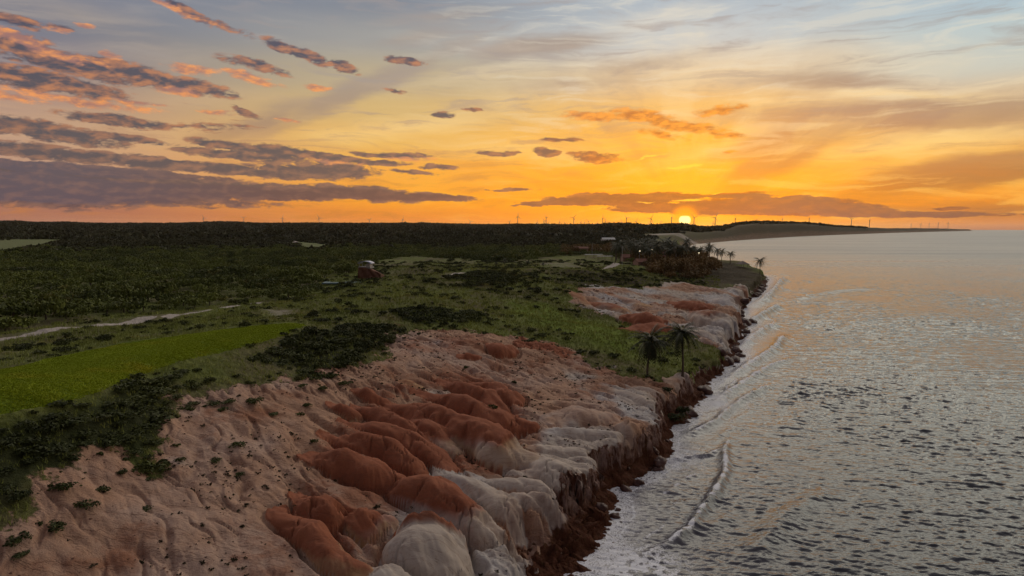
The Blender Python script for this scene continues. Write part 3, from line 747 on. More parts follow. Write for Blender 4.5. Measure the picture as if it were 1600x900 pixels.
def sea_h(x, y):
    d = np.hypot(x, y)
    dl = dist_line(COAST_L, x, y); sd = np.where(inside(LAND, x, y), -dl, dl)
    wx = x + 1.5 * fbm(x * .05, y * .05, 2, 201)
    calm = .35 + .65 * sstep(2, 22, sd)
    patch = .78 + .85 * fbm(x * .02, y * .02, 3, 205)
    h = (tile_at(T1, wx, y, 0) + tile_at(T2, x, y, .22)) * calm * patch + tile_at(T3, x, y, .4) * (1 - sstep(150, 260, d))
    h *= 1 - sstep(700, 2400, d)
    foam = np.zeros(len(x)); turb = np.zeros(len(x))
    near = np.where(d < 800)[0]
    xn, yn = x[near], y[near]; ins_near = (sd[near] < 0).astype(float)
    wob = fbm(xn * .12, yn * .12, 4, 211) * 1.3
    for ln, hh, w, f in BRK:
        dd, al = dist_line(ln, xn, yn, along=True)
        tot = sum(math.dist(a, b) for a, b in zip(ln[:-1], ln[1:]))
        end = np.clip(np.minimum(al, tot - al) / (.18 * tot), 0, 1)
        # signed side: shore side is the left of the line drawn away from shore
        q = (dd + wob * w * .25) / w
        a = np.exp(-q * q * 1.6) * end
        h[near] += 1.4 * hh * a * np.clip(yn / 150, 1, 1.8) * (1 + .3 * fbm(xn * .4, yn * .4, 3, 215))
        f = min(1, f * 1.5 + .2) if f else 0
        if f: foam[near] = np.maximum(foam[near], f * np.exp(-(q * 2.1 + .3) ** 2) * end * sstep(-.35, .25, fbm(xn * .5, yn * .5, 3, 217)) * 2.4)
    sn = sd[near]
    lace = 1 - np.abs(fbm(xn * .55 + wob * .2, yn * .55, 4, 221)) * 3.2
    wash = .95 * np.exp(-np.maximum(sn, 0) / (3.2 + 3.5 * sstep(-.1, .4, fbm(xn * .04, yn * .04, 2, 227)))) * sstep(.05, .75, lace + .35 * fbm(xn * .1, yn * .1, 2, 223))
    sheet = .58 * np.exp(-(np.maximum(sn + wob * .8, 0) / (3.6 * np.clip(yn / 130, .9, 2.2))) ** 2)
    front = .75 * np.exp(-((sn - 1.6 + wob * 1.1) / .32) ** 2) + .55 * np.exp(-((sn - 4.5 + wob * 1.9) / .28) ** 2) * sstep(-.1, .3, fbm(xn * .15, yn * .15, 2, 225))
    for k, (off, wv, hgt, wd) in enumerate(((5.5, 2.2, .16, .8), (10.5, 3.2, .18, 1.0))):
        ln = fbm(xn * .045, yn * .045, 3, 231 + k * 7); scal = np.clip(yn / 150, .8, 2.2)
        qq = (sn - off * scal - ln * wv * 2 * scal + wob * .4) / (wd * scal)
        on = sstep(-.05, .2, fbm(xn * .03, yn * .03, 2, 251 + k * 5)) * (ins_near < .5)
        h[near] += hgt * scal * np.exp(-qq * qq * 1.5) * on
        foam[near] = np.maximum(foam[near], (.8 - .35 * k) * np.exp(-((qq + .35) * 2.2) ** 2) * on * sstep(-.35, .2, fbm(xn * .35, yn * .35, 3, 257)))
    ax, ay = at(985, 885, 0); bx, by = at(1108, 622, 0)
    blob = np.exp(-((xn - ax) ** 2 + (yn - ay) ** 2) / 42.0) * sstep(.35, .8, lace + .25)
    blob2 = np.exp(-(((xn - bx) / 3.5) ** 2 + ((yn - by) / 12) ** 2)) * .9
    foam[near] = np.clip(np.maximum.reduce([foam[near], sheet, wash * .9, front * (.55 + .45 * sstep(.0, .5, lace)), blob * .9, blob2 * sstep(-.3, .3, wob * .5 + .2)]), 0, 1)
    shal = np.exp(-np.maximum(sd, 0) / 9.0)
    return h, foam, shal
def build_sea():
    ds = [44.0]
    while ds[-1] < 26000: ds.append(ds[-1] * (1 + (.0026 if ds[-1] < 420 else .0045 if ds[-1] < 2500 else .02)))
    ds = np.array(ds); az = np.radians(np.arange(2.0, 42.01, .058))
    D, A = np.meshgrid(ds, az, indexing='ij'); X = D * np.sin(A); Y = D * np.cos(A)
    dl = dist_line(COAST_L, X.ravel(), Y.ravel()).reshape(X.shape); ins = inside(LAND, X.ravel(), Y.ravel()).reshape(X.shape)
    keep = (~ins) | (dl < np.maximum(7.0, D * .01))
    cell = keep[:-1, :-1] | keep[1:, :-1] | keep[:-1, 1:] | keep[1:, 1:]
    use = np.zeros(X.shape, bool); use[:-1, :-1] |= cell; use[1:, :-1] |= cell; use[:-1, 1:] |= cell; use[1:, 1:] |= cell
    I = np.full(X.shape, -1, np.int64); I[use] = np.arange(use.sum())
    h, foam, shal = sea_h(X[use], Y[use])
    r, c = np.where(cell)
    return make_mesh('sea', np.stack([X[use], Y[use], h], 1), np.stack([I[r, c], I[r, c + 1], I[r + 1, c + 1], I[r + 1, c]], 1), None, True, {'foam': foam, 'shallow': shal})
def sea_material():
    m, t, p, out = new_mat('sea_water')
    pos = t.n('ShaderNodeNewGeometry').outputs['Position']
    foam = t.attr('foam', 'Fac'); shal = t.attr('shallow', 'Fac')
    fz = t.noise(pos, 2.4, 6, .7, .6)
    lace = t.sub(1.0, t.smooth(t.math('ABSOLUTE', t.sub(fz, .5)), 0, .10))
    ff = t.smooth(t.add(foam, t.mul(t.sub(lace, .6), .45)), .28, .75)
    deep = t.mix(shal, (.030, .031, .038), (.150, .135, .158))
    c = t.mix(t.mul(ff, .92), deep, (.76, .75, .78))
    t.put(p.inputs['Base Color'], c)
    dist = t.vec('LENGTH', pos, out='Value')
    streaks = t.noise(t.mapping(pos, sc=(.0016, .012, 1)), 1.0, 5, .6)
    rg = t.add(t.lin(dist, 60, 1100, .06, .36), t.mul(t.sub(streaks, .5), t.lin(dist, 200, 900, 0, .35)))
    c = t.mix(t.lin(dist, 250, 1500, 0, .8), c, (.070, .096, .118))  # reflected upper sky put into the base colour, grey-blue with distance
    t.put(p.inputs['Base Color'], c)
    t.put(p.inputs['Roughness'], t.mix(ff, rg, .8)); p.inputs['IOR'].default_value = 1.30
    p.inputs['Specular IOR Level'].default_value = .5
    b = t.n('ShaderNodeBump'); b.inputs['Strength'].default_value = .55; b.inputs['Distance'].default_value = .25
    st = t.mapping(pos, rot=(0, 0, .35), sc=(.55, 1.25, 1))
    rip = t.add(t.mul(t.noise(st, 2.2, 4, .6), .35), t.mul(t.noise(st, .45, 5, .6), t.lin(dist, 150, 1200, 1.0, 4.6)))
    t.put(b.inputs['Height'], rip)
    t.put(p.inputs['Normal'], b.outputs[0])
    return m
tag(link('sea', build_sea(), sea_material()), kind='structure')
# ------------------------------------------------------------------ plants
def leaf_mat(name, dark, light, rough=.75):
    m, t, p, out = new_mat(name)
    tint = t.attr('tint', 'Fac'); rnd = t.n('ShaderNodeObjectInfo').outputs['Random']
    pos = t.n('ShaderNodeNewGeometry').outputs['Position']
    big = t.noise(pos, .03, 4, .6)
    f = t.add(t.mul(tint, .40), t.add(t.mul(rnd, .2), t.mul(t.smooth(big, .35, .65), .55)))
    c = t.mix(f, dark, light)
    c = t.mix(t.smooth(t.noise(pos, .11, 3, .6), .55, .75, 0, .55), c, [light[0] * 1.35, light[1] * .95, light[2] * 1.1])
    t.put(p.inputs['Base Color'], c); p.inputs['Roughness'].default_value = rough; p.inputs['Specular IOR Level'].default_value = .15
    return m
M_WOOD = leaf_mat('wood_leaves', (.020, .028, .008), (.165, .185, .036))
M_SHRUB = leaf_mat('shrub_leaves', (.014, .019, .006), (.068, .076, .017))
M_TUFT = leaf_mat('grass_blades', (.100, .125, .026), (.330, .350, .090))
M_DRY = leaf_mat('dry_tuft', (.020, .018, .010), (.070, .055, .028))
M_PALM = leaf_mat('palm_leaves', (.012, .016, .006), (.055, .056, .016), .5)
M_BARK = plain('bark', (.10, .075, .055), .9, .35, 4.0)

def crown_arrays(n, r, h, lumps, leaf, seed, low=-.15):
    g = np.random.default_rng(seed)
    th = g.random(lumps) * 6.283; rr = np.sqrt(g.random(lumps)) * r * .72
    lz = h * (.30 + .45 * g.random(lumps)) * (1 - .35 * (rr / r) ** 2)
    lc = np.stack([rr * np.cos(th), rr * np.sin(th), lz], 1); lr = r * (.28 + .22 * g.random(lumps))
    k = g.integers(0, lumps, n)
    u = g.normal(size=(n, 3)); u[:, 2] = np.abs(u[:, 2]) * 1.1 + low; u /= np.linalg.norm(u, axis=1)[:, None]
    c = lc[k] + u * (lr[k] * (.75 + .35 * g.random(n)))[:, None] * np.array([1, 1, h / r * .75 + .25])
    c[:, 2] = np.maximum(c[:, 2], .02 * h)
    nrm = u + g.normal(size=(n, 3)) * .55; nrm /= np.linalg.norm(nrm, axis=1)[:, None]
    a = np.cross(nrm, g.normal(size=(n, 3))); a /= np.linalg.norm(a, axis=1)[:, None]; b = np.cross(nrm, a)
    sz = leaf * (.6 + .8 * g.random(n)); a *= sz[:, None]; b *= (sz * (.45 + .5 * g.random(n)))[:, None]
    V = np.stack([c - a - b * .4, c + a * .2 - b, c + a + b * .3, c - a * .1 + b], 1).reshape(-1, 3)
    tint = np.repeat(np.clip(.5 + .30 * g.normal(size=n), 0, 1), 4)
    return V, np.arange(4 * n).reshape(-1, 4), tint
def merged(name, protos, x, y, z, scale, mat, seed=0, hs=None):
    g = np.random.default_rng(seed); n = len(x); which = g.integers(0, len(protos), n); rot = g.random(n) * 6.283
    hs = np.ones(n) if hs is None else hs
    VV = []; QQ = []; TT = []; off = 0
    for pi, (V, Q, T) in enumerate(protos):
        s = np.where(which == pi)[0]
        if not len(s): continue
        c, si = np.cos(rot[s])[:, None], np.sin(rot[s])[:, None]; sc = scale[s][:, None]
        X = (V[None, :, 0] * c - V[None, :, 1] * si) * sc + x[s][:, None]
        Y = (V[None, :, 0] * si + V[None, :, 1] * c) * sc + y[s][:, None]
        Z = V[None, :, 2] * sc * hs[s][:, None] + z[s][:, None]
        VV.append(np.stack([X, Y, Z], 2).reshape(-1, 3)); TT.append((T[None] * .6 + .4 * g.random(len(s))[:, None]).ravel())
        QQ.append((Q[None] + (np.arange(len(s)) * len(V))[:, None, None] + off).reshape(-1, 4)); off += len(s) * len(V)
    return make_mesh(name, np.concatenate(VV), np.concatenate(QQ), None, False, {'tint': np.concatenate(TT)})

def scatter(az0, az1, d0, d1, n, seed):
    g = np.random.default_rng(seed)
    a = np.radians(az0 + (az1 - az0) * g.random(n)); d = np.sqrt(d0 * d0 + (d1 * d1 - d0 * d0) * g.random(n))
    return d * np.sin(a), d * np.cos(a)
def thin(x, y, gap):
    """drop points closer than gap to one kept before"""
    grid = {}; keep = []
    for i in range(len(x)):
        c = (int(x[i] // gap), int(y[i] // gap)); ok = True
        for a in (-1, 0, 1):
            for b in (-1, 0, 1):
                for j in grid.get((c[0] + a, c[1] + b), ()):
                    if (x[i] - x[j]) ** 2 + (y[i] - y[j]) ** 2 < gap * gap: ok = False; break
                if not ok: break
            if not ok: break
        if ok: grid.setdefault(c, []).append(i); keep.append(i)
    return np.array(keep, int)
def in_px(x, y): return 800 + FOC * x / y

def off_track(x, y, gap=4.5):
    k = np.ones(len(x), bool)
    for ln, hw in PATHS[:4]: k &= dist_line(ln, x, y) > hw + gap
    return k
NEARWOOD = region([(-350,527),(0,521),(60,514),(130,502),(200,492),(240,487),(300,480),(350,471),(395,466),(470,468),(497,450),(500,436),(545,427),(600,406),(650,401),(720,407),(800,409),(850,402),(930,398),(965,404),
                   (990,412),(1060,412),(1085,404),(1090,396),(1060,390),(900,387),(500,386),(0,386),(-350,386)])
# ---- the wood on the plain: the nearest trees one by one, the rest as one mass
tree_protos = [crown_arrays(330, 1.0, .78 + .1 * (i % 3), 11, .092, 500 + i) for i in range(5)]
far_protos = [crown_arrays(80, 1.0, .62, 7, .175, 520 + i) for i in range(4)]
vfar_protos = [crown_arrays(34, 1.0, .36, 6, .32, 540 + i) for i in range(4)]
x, y = scatter(-41, 17, 150, 1000, 42000, 601)
k = inside(NEARWOOD, x, y); x, y = x[k], y[k]
size = .5 + .5 * sstep(-.35, .45, fbm(x * .02, y * .02, 3, 603))
k = thin(x, y, 4.4); x, y, size = x[k], y[k], size[k]
z, M, _ = ground(x, y)
k = (M['path'] < .2) & (M['sand'] < .35) & (M['lawn'] < .05) & off_track(x, y, 7.0)
# the dense dark hedge of trees right behind the track
x, y, z, size = x[k], y[k], z[k], size[k]
g = np.random.default_rng(605); sc = (2.5 + 3.4 * g.random(len(x)) ** 1.6) * size ** .5
order = np.argsort(np.hypot(x, y) / sc); x, y, z, sc = x[order], y[order], z[order], sc[order]
vis = (np.abs(np.arctan2(x, y)) < rad(37.5))
first = np.where(vis)[0][:290]; rest = np.setdiff1d(np.arange(len(x)), first)
proto_trees = []
trunk = MB(); trunk.tube([(0, 0, -.25), (.03, 0, .15), (.02, .03, .45)], [.06, .05, .035], 6)
trunk_me = trunk.mesh('trunk')
for i, (V, Q, T) in enumerate(tree_protos):
    me = make_mesh('crown', V, Q, None, False, {'tint': T}); me.materials.append(M_WOOD); proto_trees.append(me)
trunk_me.materials.append(M_BARK)
for n, i in enumerate(first):
    e = empty('bushy_tree', (x[i], y[i], z[i]), g.random() * 6.28); e.scale = (sc[i], sc[i], sc[i] * (.85 + .4 * g.random()))
    dd = math.hypot(x[i], y[i])
    tag(e, 'dark bushy tree at the near edge of the dense wood behind the pale track', 'tree', 'bushy trees along the near edge of the wood')
    part('trunk', trunk_me, None, e); part('crown', proto_trees[n % 5], None, e)
me = merged('wood', tree_protos[:4], x[rest][:2600], y[rest][:2600], z[rest][:2600], sc[rest][:2600], M_WOOD, 607, .85 + .4 * g.random(len(rest[:2600])))
wood = link('wood', me, M_WOOD); tag(wood, 'dense dark green wood spreading over the plain', 'wood', kind='stuff')
r2 = rest[2600:]
me = merged('wood', far_protos, x[r2], y[r2], z[r2], sc[r2] * 1.1, M_WOOD, 608, .85 + .5 * g.random(len(r2)))
tag(link('wood', me, M_WOOD), 'middle distance of the wood, crowns merging into one canopy', 'wood', kind='stuff')
# far canopy
x, y = scatter(-41, 19, 850, 1800, 16000, 611)
k = inside(LAND, x, y) & (dist_line(COAST_L, x, y) > 60) & ((np.hypot(x, y) > 1000) | inside(NEARWOOD, x, y)); x, y = x[k], y[k]
k = thin(x, y, 8.0); x, y = x[k], y[k]; z, M, _ = ground(x, y); k = (M['path'] < .15) & (M['sand'] < .3); x, y, z = x[k], y[k], z[k]
M_FAR = leaf_mat('far_leaves', (.020, .022, .010), (.075, .072, .026))
x2, y2 = scatter(-41, 33, 1800, 6000, 30000, 613)
k = inside(LAND, x2, y2) & (dist_line(COAST_L, x2, y2) > 90); x2, y2 = x2[k], y2[k]; z2, M, _ = ground(x2, y2); k = (M['path'] < .45) & (M['sand'] < .4); x2, y2, z2 = x2[k], y2[k], z2[k]
g = np.random.default_rng(615)
me = merged('far_wood', vfar_protos, np.concatenate([x, x2]), np.concatenate([y, y2]), np.concatenate([z, z2]) - .8, np.concatenate([5 + 5 * g.random(len(x)), 9 + 14 * g.random(len(x2))]), M_FAR, 617)
tag(link('far_wood', me, M_FAR), 'far off wood reaching to the horizon', 'wood', kind='stuff')

# ---- shrubs
shrub_protos = [crown_arrays(330, 1.0, .70 + .1 * (i % 3), 9, .105, 700 + i) for i in range(6)]
shrub_me = []
for V, Q, T in shrub_protos:
    me = make_mesh('shrub', V, Q, None, False, {'tint': T}); me.materials.append(M_SHRUB); shrub_me.append(me)
low_protos = [crown_arrays(110, 1.0, .6, 7, .17, 720 + i) for i in range(4)]
g = np.random.default_rng(701)
S = []   # x, y, radius, label key
x, y = scatter(-41, 16, 45, 470, 100000, 703)
z, M, _ = ground(x, y)
nz = fbm(x * .09, y * .09, 3, 705)
okk = off_track(x, y) & (M['lawn'] < .05) & (M['path'] < .2) & (M['cliff'] < .2) & (M['veg'] > .5)
ks = okk & (M['shrub'] > .5)
i1 = np.where(ks)[0]; i1 = i1[thin(x[i1], y[i1], 1.35)]
ks = okk & (M['shrub'] <= .5) & (nz > .10) & (M['lush'] < .6) & ~inside(NEARWOOD, x, y)
i2 = np.where(ks)[0]; i2 = i2[thin(x[i2], y[i2], 2.4)]
kb = (M['veg'] < .6) & (M['veg'] > .02) & (M['cliff'] < .1) & (M['kn'] < .3) & (np.hypot(x, y) < 240)
i3 = np.where(kb)[0]; i3 = i3[thin(x[i3], y[i3], 1.9)]
for i in i1: S.append((x[i], y[i], z[i], .75 + 1.0 * g.random(), 'thicket' if x[i] / y[i] < -.30 and y[i] < 110 else 'hill'))
for i in i2: S.append((x[i], y[i], z[i], (.5 + 1.1 * g.random() ** 2) * (1 + .5 * sstep(140, 300, y[i])), 'hill'))
for i in i3: S.append((x[i], y[i], z[i], .22 + .5 * g.random() ** 1.6, 'clay'))
extra = [(275,625,1.2),(285,640,1.0),(300,632,1.1),(330,632,1.3),(345,645,1.0),(360,635,1.2),(300,605,1.4),(255,600,1.3),(270,610,1.2),(470,610,1.0),(490,600,1.2),(520,590,1.3),(540,605,1.0),(505,615,.9),(480,640,.8),(470,655,.7),(398,640,1.3),(428,654,.8),(370,707,.9),(376,743,.9),(337,726,.75),(136,802,1.0),(225,799,.9),(100,774,1.1),(88,832,.9),(30,852,1.0),(32,874,.8),(160,770,.8),(728,580,.7),(805,600,.7),(770,655,.8),(830,535,1.6),(492,695,.6),(1068,618,1.6),(1055,622,1.9),(1040,612,1.4),(1075,612,1.2),(1090,615,1.0),(1010,588,1.0),(1064,592,.8)]
ex, ey = hit([e[0] for e in extra], [e[1] for e in extra], lambda X, Y: base_z(X, Y))
ez = gz(ex, ey)
for (a, b, r), X, Y, Z in zip(extra, ex, ey, ez): S.append((X, Y, Z, r, 'clay' if a < 900 else 'palm'))
S = [s for s in S if abs(math.atan2(s[0], s[1])) < rad(39.5)] 
S.sort(key=lambda s: s[1] / s[3])
LAB = {'thicket': ('dark green shrub in the thicket on the slope below the bright lawn', 'shrubs in the thicket below the lawn'),
       'hill': ('low dark shrub on the grassy hillside beyond the lawn', 'shrubs over the grassy hillside'),
       'clay': ('small dark bush on the bare pink clay slope', 'bushes on the bare clay slope'),
       'palm': ('dark bush at the cliff top by the foot of the two palms', 'bushes by the foot of the two palms')}
for n, (X, Y, Z, r, key) in enumerate(S[:300]):
    o = link('shrub', shrub_me[n % 6]); o.location = (X, Y, Z - .1 * r); o.rotation_euler = (0, 0, g.random() * 6.28); o.scale = (r * (.8 + .5 * g.random()), r * (.8 + .5 * g.random()), r * ((.40 + .35 * g.random()) if key == 'clay' else (.45 + .3 * g.random()) if key == 'thicket' else (.65 + .45 * g.random())))
    tag(o, LAB[key][0], 'shrub', LAB[key][1])
R = np.array([s[:4] for s in S[300:]])
me = merged('scrub', low_protos, R[:, 0], R[:, 1], R[:, 2] - .1, R[:, 3], M_SHRUB, 709)
tag(link('scrub', me, M_SHRUB), 'low scrub spread over the hillside between the shrubs', 'scrub', kind='stuff')

# ---- rough grass and small tufts on the clay
def tuft_proto(n, seed, spread=.5, h=1.0, wdt=.05):
    q = np.random.default_rng(seed); V = []; T = []
    for i in range(n):
        a = q.random() * 6.283; r = spread * math.sqrt(q.random()); bx, by = r * math.cos(a), r * math.sin(a)
        hh = h * (.5 + .6 * q.random()); lean = q.normal(size=2) * .35 * hh; w = wdt * (.7 + .6 * q.random()); c, s = math.cos(a + 1), math.sin(a + 1)
        V += [(bx - w * c, by - w * s, -.05), (bx + w * c, by + w * s, -.05), (bx + lean[0] + .3 * w * c, by + lean[1] + .3 * w * s, hh), (bx + lean[0] - .3 * w * c, by + lean[1] - .3 * w * s, hh)]
        T += [q.random()] * 4
    return np.array(V), np.arange(4 * n).reshape(-1, 4), np.array(T)
tp = [tuft_proto(9, 800 + i) for i in range(4)]
x, y = scatter(-41, 17, 45, 420, 150000, 801); z, M, _ = ground(x, y)
d = np.hypot(x, y); g = np.random.default_rng(803)
k = off_track(x, y, 2.5) & (M['veg'] > .45) & (M['lawn'] < .05) & (M['path'] < .2) & (M['cliff'] < .3) & (g.random(len(x)) < np.clip(120 / d, .3, 1)) & ~inside(NEARWOOD, x, y); x, y, z, d = x[k], y[k], z[k], d[k]
me = merged('grass', tp, x, y, z, (.32 + .38 * g.random(len(x))) * np.clip(d / 130, .8, 1.5), M_TUFT, 805)
tag(link('grass', me, M_TUFT), 'rough grass over the slopes and the hill', 'grass', kind='stuff')
x, y = scatter(-41, 12, 45, 185, 60000, 811); z, M, _ = ground(x, y)
nz = fbm(x * .06, y * .06, 3, 813); g = np.random.default_rng(815)
k = (M['veg'] < .5) & (M['cliff'] < .1) & (M['kn'] < .15) & (g.random(len(x)) < np.clip(.10 + .55 * nz + .5 * M['veg'], .02, 1)); x, y, z = x[k], y[k], z[k]
dp = [crown_arrays(26, 1.0, .6, 4, .30, 820 + i) for i in range(4)]
me = merged('ground_cover', dp, x, y, z, .08 + .28 * g.random(len(x)) ** 3, M_DRY, 817)
tag(link('ground_cover', me, M_DRY), 'scattered tiny dry plants on the bare clay', 'ground cover', kind='stuff')

# the mown lawn has blades too
x, y = scatter(-41, -14, 50, 140, 120000, 851); k = sdist(LAWN, x, y) > -.2; x, y = x[k], y[k]; z, M, _ = ground(x, y); g = np.random.default_rng(853)
k = M['lawn'] > .5; x, y, z = x[k], y[k], z[k]
M_LAWN = leaf_mat('lawn_blades', (.200, .262, .015), (.325, .380, .024))
clump = .5 + .9 * np.clip(fbm(x * .25, y * .25, 4, 855) + .35, 0, 1) * .8
me = merged('lawn_grass', [tuft_proto(7, 860 + i, .6, .11, .11) for i in range(4)], x, y, z, clump, M_LAWN, 857)
tag(link('lawn_grass', me, M_LAWN), 'short bright grass of the lawn', 'grass', kind='stuff')
# loose stones on the clay
def stone(seed):
    q = np.random.default_rng(seed); V = []
    for j in range(4):
        for i in range(6):
            a = i / 6 * 6.283 + .3 * q.random(); ph = [.25, .5, .75, 1.0][j] * 1.7; k = .75 + .5 * q.random()
            V.append((math.sin(ph) * math.cos(a) * k, math.sin(ph) * math.sin(a) * k * .8, math.cos(ph) * k * .6))
    Q = [[j * 6 + i, j * 6 + (i + 1) % 6, (j + 1) * 6 + (i + 1) % 6, (j + 1) * 6 + i] for j in range(3) for i in range(6)] + [[0, 1, 2, 3], [0, 3, 4, 5]]
    return np.array(V), np.array(Q), np.full(24, q.random())
x, y = scatter(-41, 14, 45, 260, 42000, 831); z, M, _ = ground(x, y); g = np.random.default_rng(833)
nz = fbm(x * .08, y * .08, 4, 835)
k = (M['veg'] < .4) & (M['cliff'] < .6) & (M['kn'] < .5) & (g.random(len(x)) < np.clip(.12 + .9 * nz, .03, .6)); x, y, z = x[k], y[k], z[k]
M_STONE = plain('clay_stones', (.20, .105, .075), .9, .5, 1.5)
me = merged('rubble', [stone(840 + i) for i in range(5)], x, y, z, (.04 + .16 * g.random(len(x)) ** 3) * np.clip(np.hypot(x, y) / 90, .8, 2.5), M_STONE, 837)
tag(link('rubble', me, M_STONE), 'loose stones strewn over the bare clay', 'rubble', kind='stuff')
# ------------------------------------------------------------------ coconut palms
def frond_arrays(L, droop, seed, nl=13, wid=.75):
    """one feathered frond growing along +x: rachis and two rows of leaflets"""
    q = np.random.default_rng(seed); V = []; Q = []; T = []
    def pt(u): return np.array([L * u * (1 - .18 * droop * u), 0, L * (.42 * u - (.42 + droop) * u * u)])
    us = np.linspace(0, 1, 9)
    for i, u in enumerate(us):
        p = pt(u); w = .05 * (1 - .8 * u) * L / 4
        V += [p + (0, w, 0), p - (0, w, 0)]; T += [.7, .7]
        if i: a = 2 * i; Q.append([a - 2, a - 1, a + 1, a])
    for i in range(nl):
        u = .12 + .86 * i / (nl - 1); p = pt(u); f = pt(min(u + .05, 1)) - pt(u - .05); f /= np.linalg.norm(f)
        ll = wid * L / 4 * (math.sin(math.pi * (.12 + .80 * u)) * .9 + .25)
        for sgn in (1, -1):
            tip = p + f * ll * .55 + np.array([0, sgn * ll * .75, -ll * (.35 + .35 * q.random())])
            w = .12 * L / 4
            b = len(V); V += [p - f * w, p + f * w, tip + f * w * .3, tip - f * w * .3]; Q.append([b, b + 1, b + 2, b + 3]); T += [.2 + .6 * q.random()] * 4
    return np.array(V), np.array(Q), np.array(T)
def palm_crown(seed, nf=24, L=4.4, skirt=0):
    q = np.random.default_rng(seed); m = MB()
    for i in range(nf + skirt):
        dead = i >= nf
        el_ = (.95 - 1.35 * (i / nf) ** 1.1) if not dead else -1.25 + .2 * q.random()
        el_ += .12 * q.normal(); a = i * 2.39996 + .25 * q.normal()
        V, Q, T = frond_arrays(L * (.85 + .25 * q.random()) * (1 if not dead else .8), (.35 + .45 * (i / nf)) if not dead else .15, seed * 100 + i)
        c, s = math.cos(el_), math.sin(el_)
        V = np.stack([V[:, 0] * c - V[:, 2] * s, V[:, 1], V[:, 0] * s + V[:, 2] * c], 1)
        c, s = math.cos(a), math.sin(a)
        V = np.stack([V[:, 0] * c - V[:, 1] * s, V[:, 0] * s + V[:, 1] * c, V[:, 2]], 1)
        m.add(V, Q, a=T * (1 if not dead else .2))
    for i in range(7):
        a = i * .9; m.tube([(.22 * math.cos(a), .22 * math.sin(a), -.45), (.25 * math.cos(a), .25 * math.sin(a), -.15)], [.13, .1], 6)
    return m.mesh('crown')
def palm_trunk(h, lean, seed):
    q = np.random.default_rng(seed); m = MB()
    u = np.linspace(0, 1, 12); pts = np.stack([lean * u ** 1.7 * h + .12 * np.sin(u * 5 + seed), .10 * np.sin(u * 4 + seed * 2), -.4 + u * (h + .4)], 1)
    r = .26 - .12 * u; r[0] = .42; r[1] = .30
    m.tube(pts, r, 9); me = m.mesh('trunk', True)
    return me, pts[-1]
def palm(x, y, h, L, lean, seed, label, group=None, nf=24, skirt=0, rz=0.0):
    z = float(gz(x, y)[0])
    e = empty('palm_tree', (x, y, z), rz); tag(e, label, 'palm tree', group)
    tm, top = palm_trunk(h, lean, seed); part('trunk', tm, M_BARK, e)
    c = part('crown', palm_crown(seed, nf, L, skirt), M_PALM, e); c.location = top
    return e
(px1, px2), (py1, py2) = hit([1012, 1066], [587, 595])
palm(px1, py1, 7.4, 4.6, .07, 3, 'left of the two cliff top palms, with a thick skirt of hanging dead fronds', None, 34, 12)
palm(px2, py2, 8.8, 4.3, -.09, 5, 'right of the two cliff top palms, with a bare slender trunk', None, 32, 4, 1.0)
hx, hy = hit([1187], [427.5])
palm(hx[0], hy[0], 9.0, 5.0, .02, 7, 'lone palm standing apart at the very tip of the headland', None, 20, 2)
HEAD = [(1141,412,9),(1127,410,11),(1121,411,11.5),(1108,408,14),(1104,409,12),(1095,405,10),(1092,406,9.5),(1084,404,10),(1079,406,11),(1070,402,9)]
proto = None
fx, fy = hit([h[0] for h in HEAD], [h[1] for h in HEAD]); fz = gz(fx, fy)
for i, (h, X, Y, Z) in enumerate(zip(HEAD, fx, fy, fz)):
    if i == 0:
        palm(X, Y, 7.5, 4.6, .04, 11, 'short palm on the headland, next inland from the lone one at the tip'); continue
    if proto is None:
        proto = palm(X, Y, h[2] * .8, 4.4, .05, 13, 'palm in the row of silhouetted palms beside the bay', 'palms in a row beside the bay', 22, 3); base_h = h[2]; continue
    copy_thing(proto, (X, Y, Z), i * 1.7, h[2] / base_h)
g = np.random.default_rng(901)
vx, vy = [], []
for i in range(46):
    a, b = hit([955 + 125 * g.random()], [391 + 24 * g.random()]); vx.append(a[0]); vy.append(b[0])
M_GROVE_GLOW = leaf_mat('grove_leaves_warm_glow', (.050, .034, .012), (.220, .130, .045))  # warm sun glow over the village is put into the leaf colour
vz = gz(vx, vy)
for i, (X, Y, Z) in enumerate(zip(vx, vy, vz)):
    c = copy_thing(proto, (X, Y, Z), i * 2.1, .9 + .6 * g.random()); c['label'] = 'palm among the houses of the village'; c['group'] = 'palms among the village houses'
# young palms along the green
yx, yy = hit([760,775,789,803,814,824,836,849], [425,424,423.5,422.5,422,421.5,421,420.5]); yz = gz(yx, yy)
for i, (X, Y, Z) in enumerate(zip(yx, yy, yz)):
    c = copy_thing(proto, (X, Y, Z), i * 1.3, .22 + .12 * (i % 3)); c['label'] = 'young palm in the row along the far green clearing'; c['group'] = 'young palms along the clearing'

# ------------------------------------------------------------------ trees of the village
x, y = scatter(4, 17, 330, 860, 7000, 911)
VILL = region([(880,400),(930,396),(985,402),(1000,416),(1040,436),(1075,440),(1110,430),(1122,418),(1100,406),(1090,396),(1060,388),(950,386),(880,388)])
k = inside(VILL, x, y); x, y = x[k], y[k]; k = thin(x, y, 7.2); x, y = x[k], y[k]; z, M, _ = ground(x, y)
tproto = None
o_ = np.argsort(y); x, y, z = x[o_], y[o_], z[o_]
me = merged('village_grove', tree_protos, x[270:], y[270:], z[270:], 3.4 + 3.0 * g.random(len(x[270:])), M_GROVE_GLOW, 915, 1 + .4 * g.random(len(x[270:])))
grove_me = []
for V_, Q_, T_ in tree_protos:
    m_ = make_mesh('crown', V_, Q_, None, False, {'tint': T_}); m_.materials.append(M_GROVE_GLOW); grove_me.append(m_)
tag(link('village_grove', me, M_GROVE_GLOW), 'trees crowding the far side of the village', 'trees', kind='stuff')
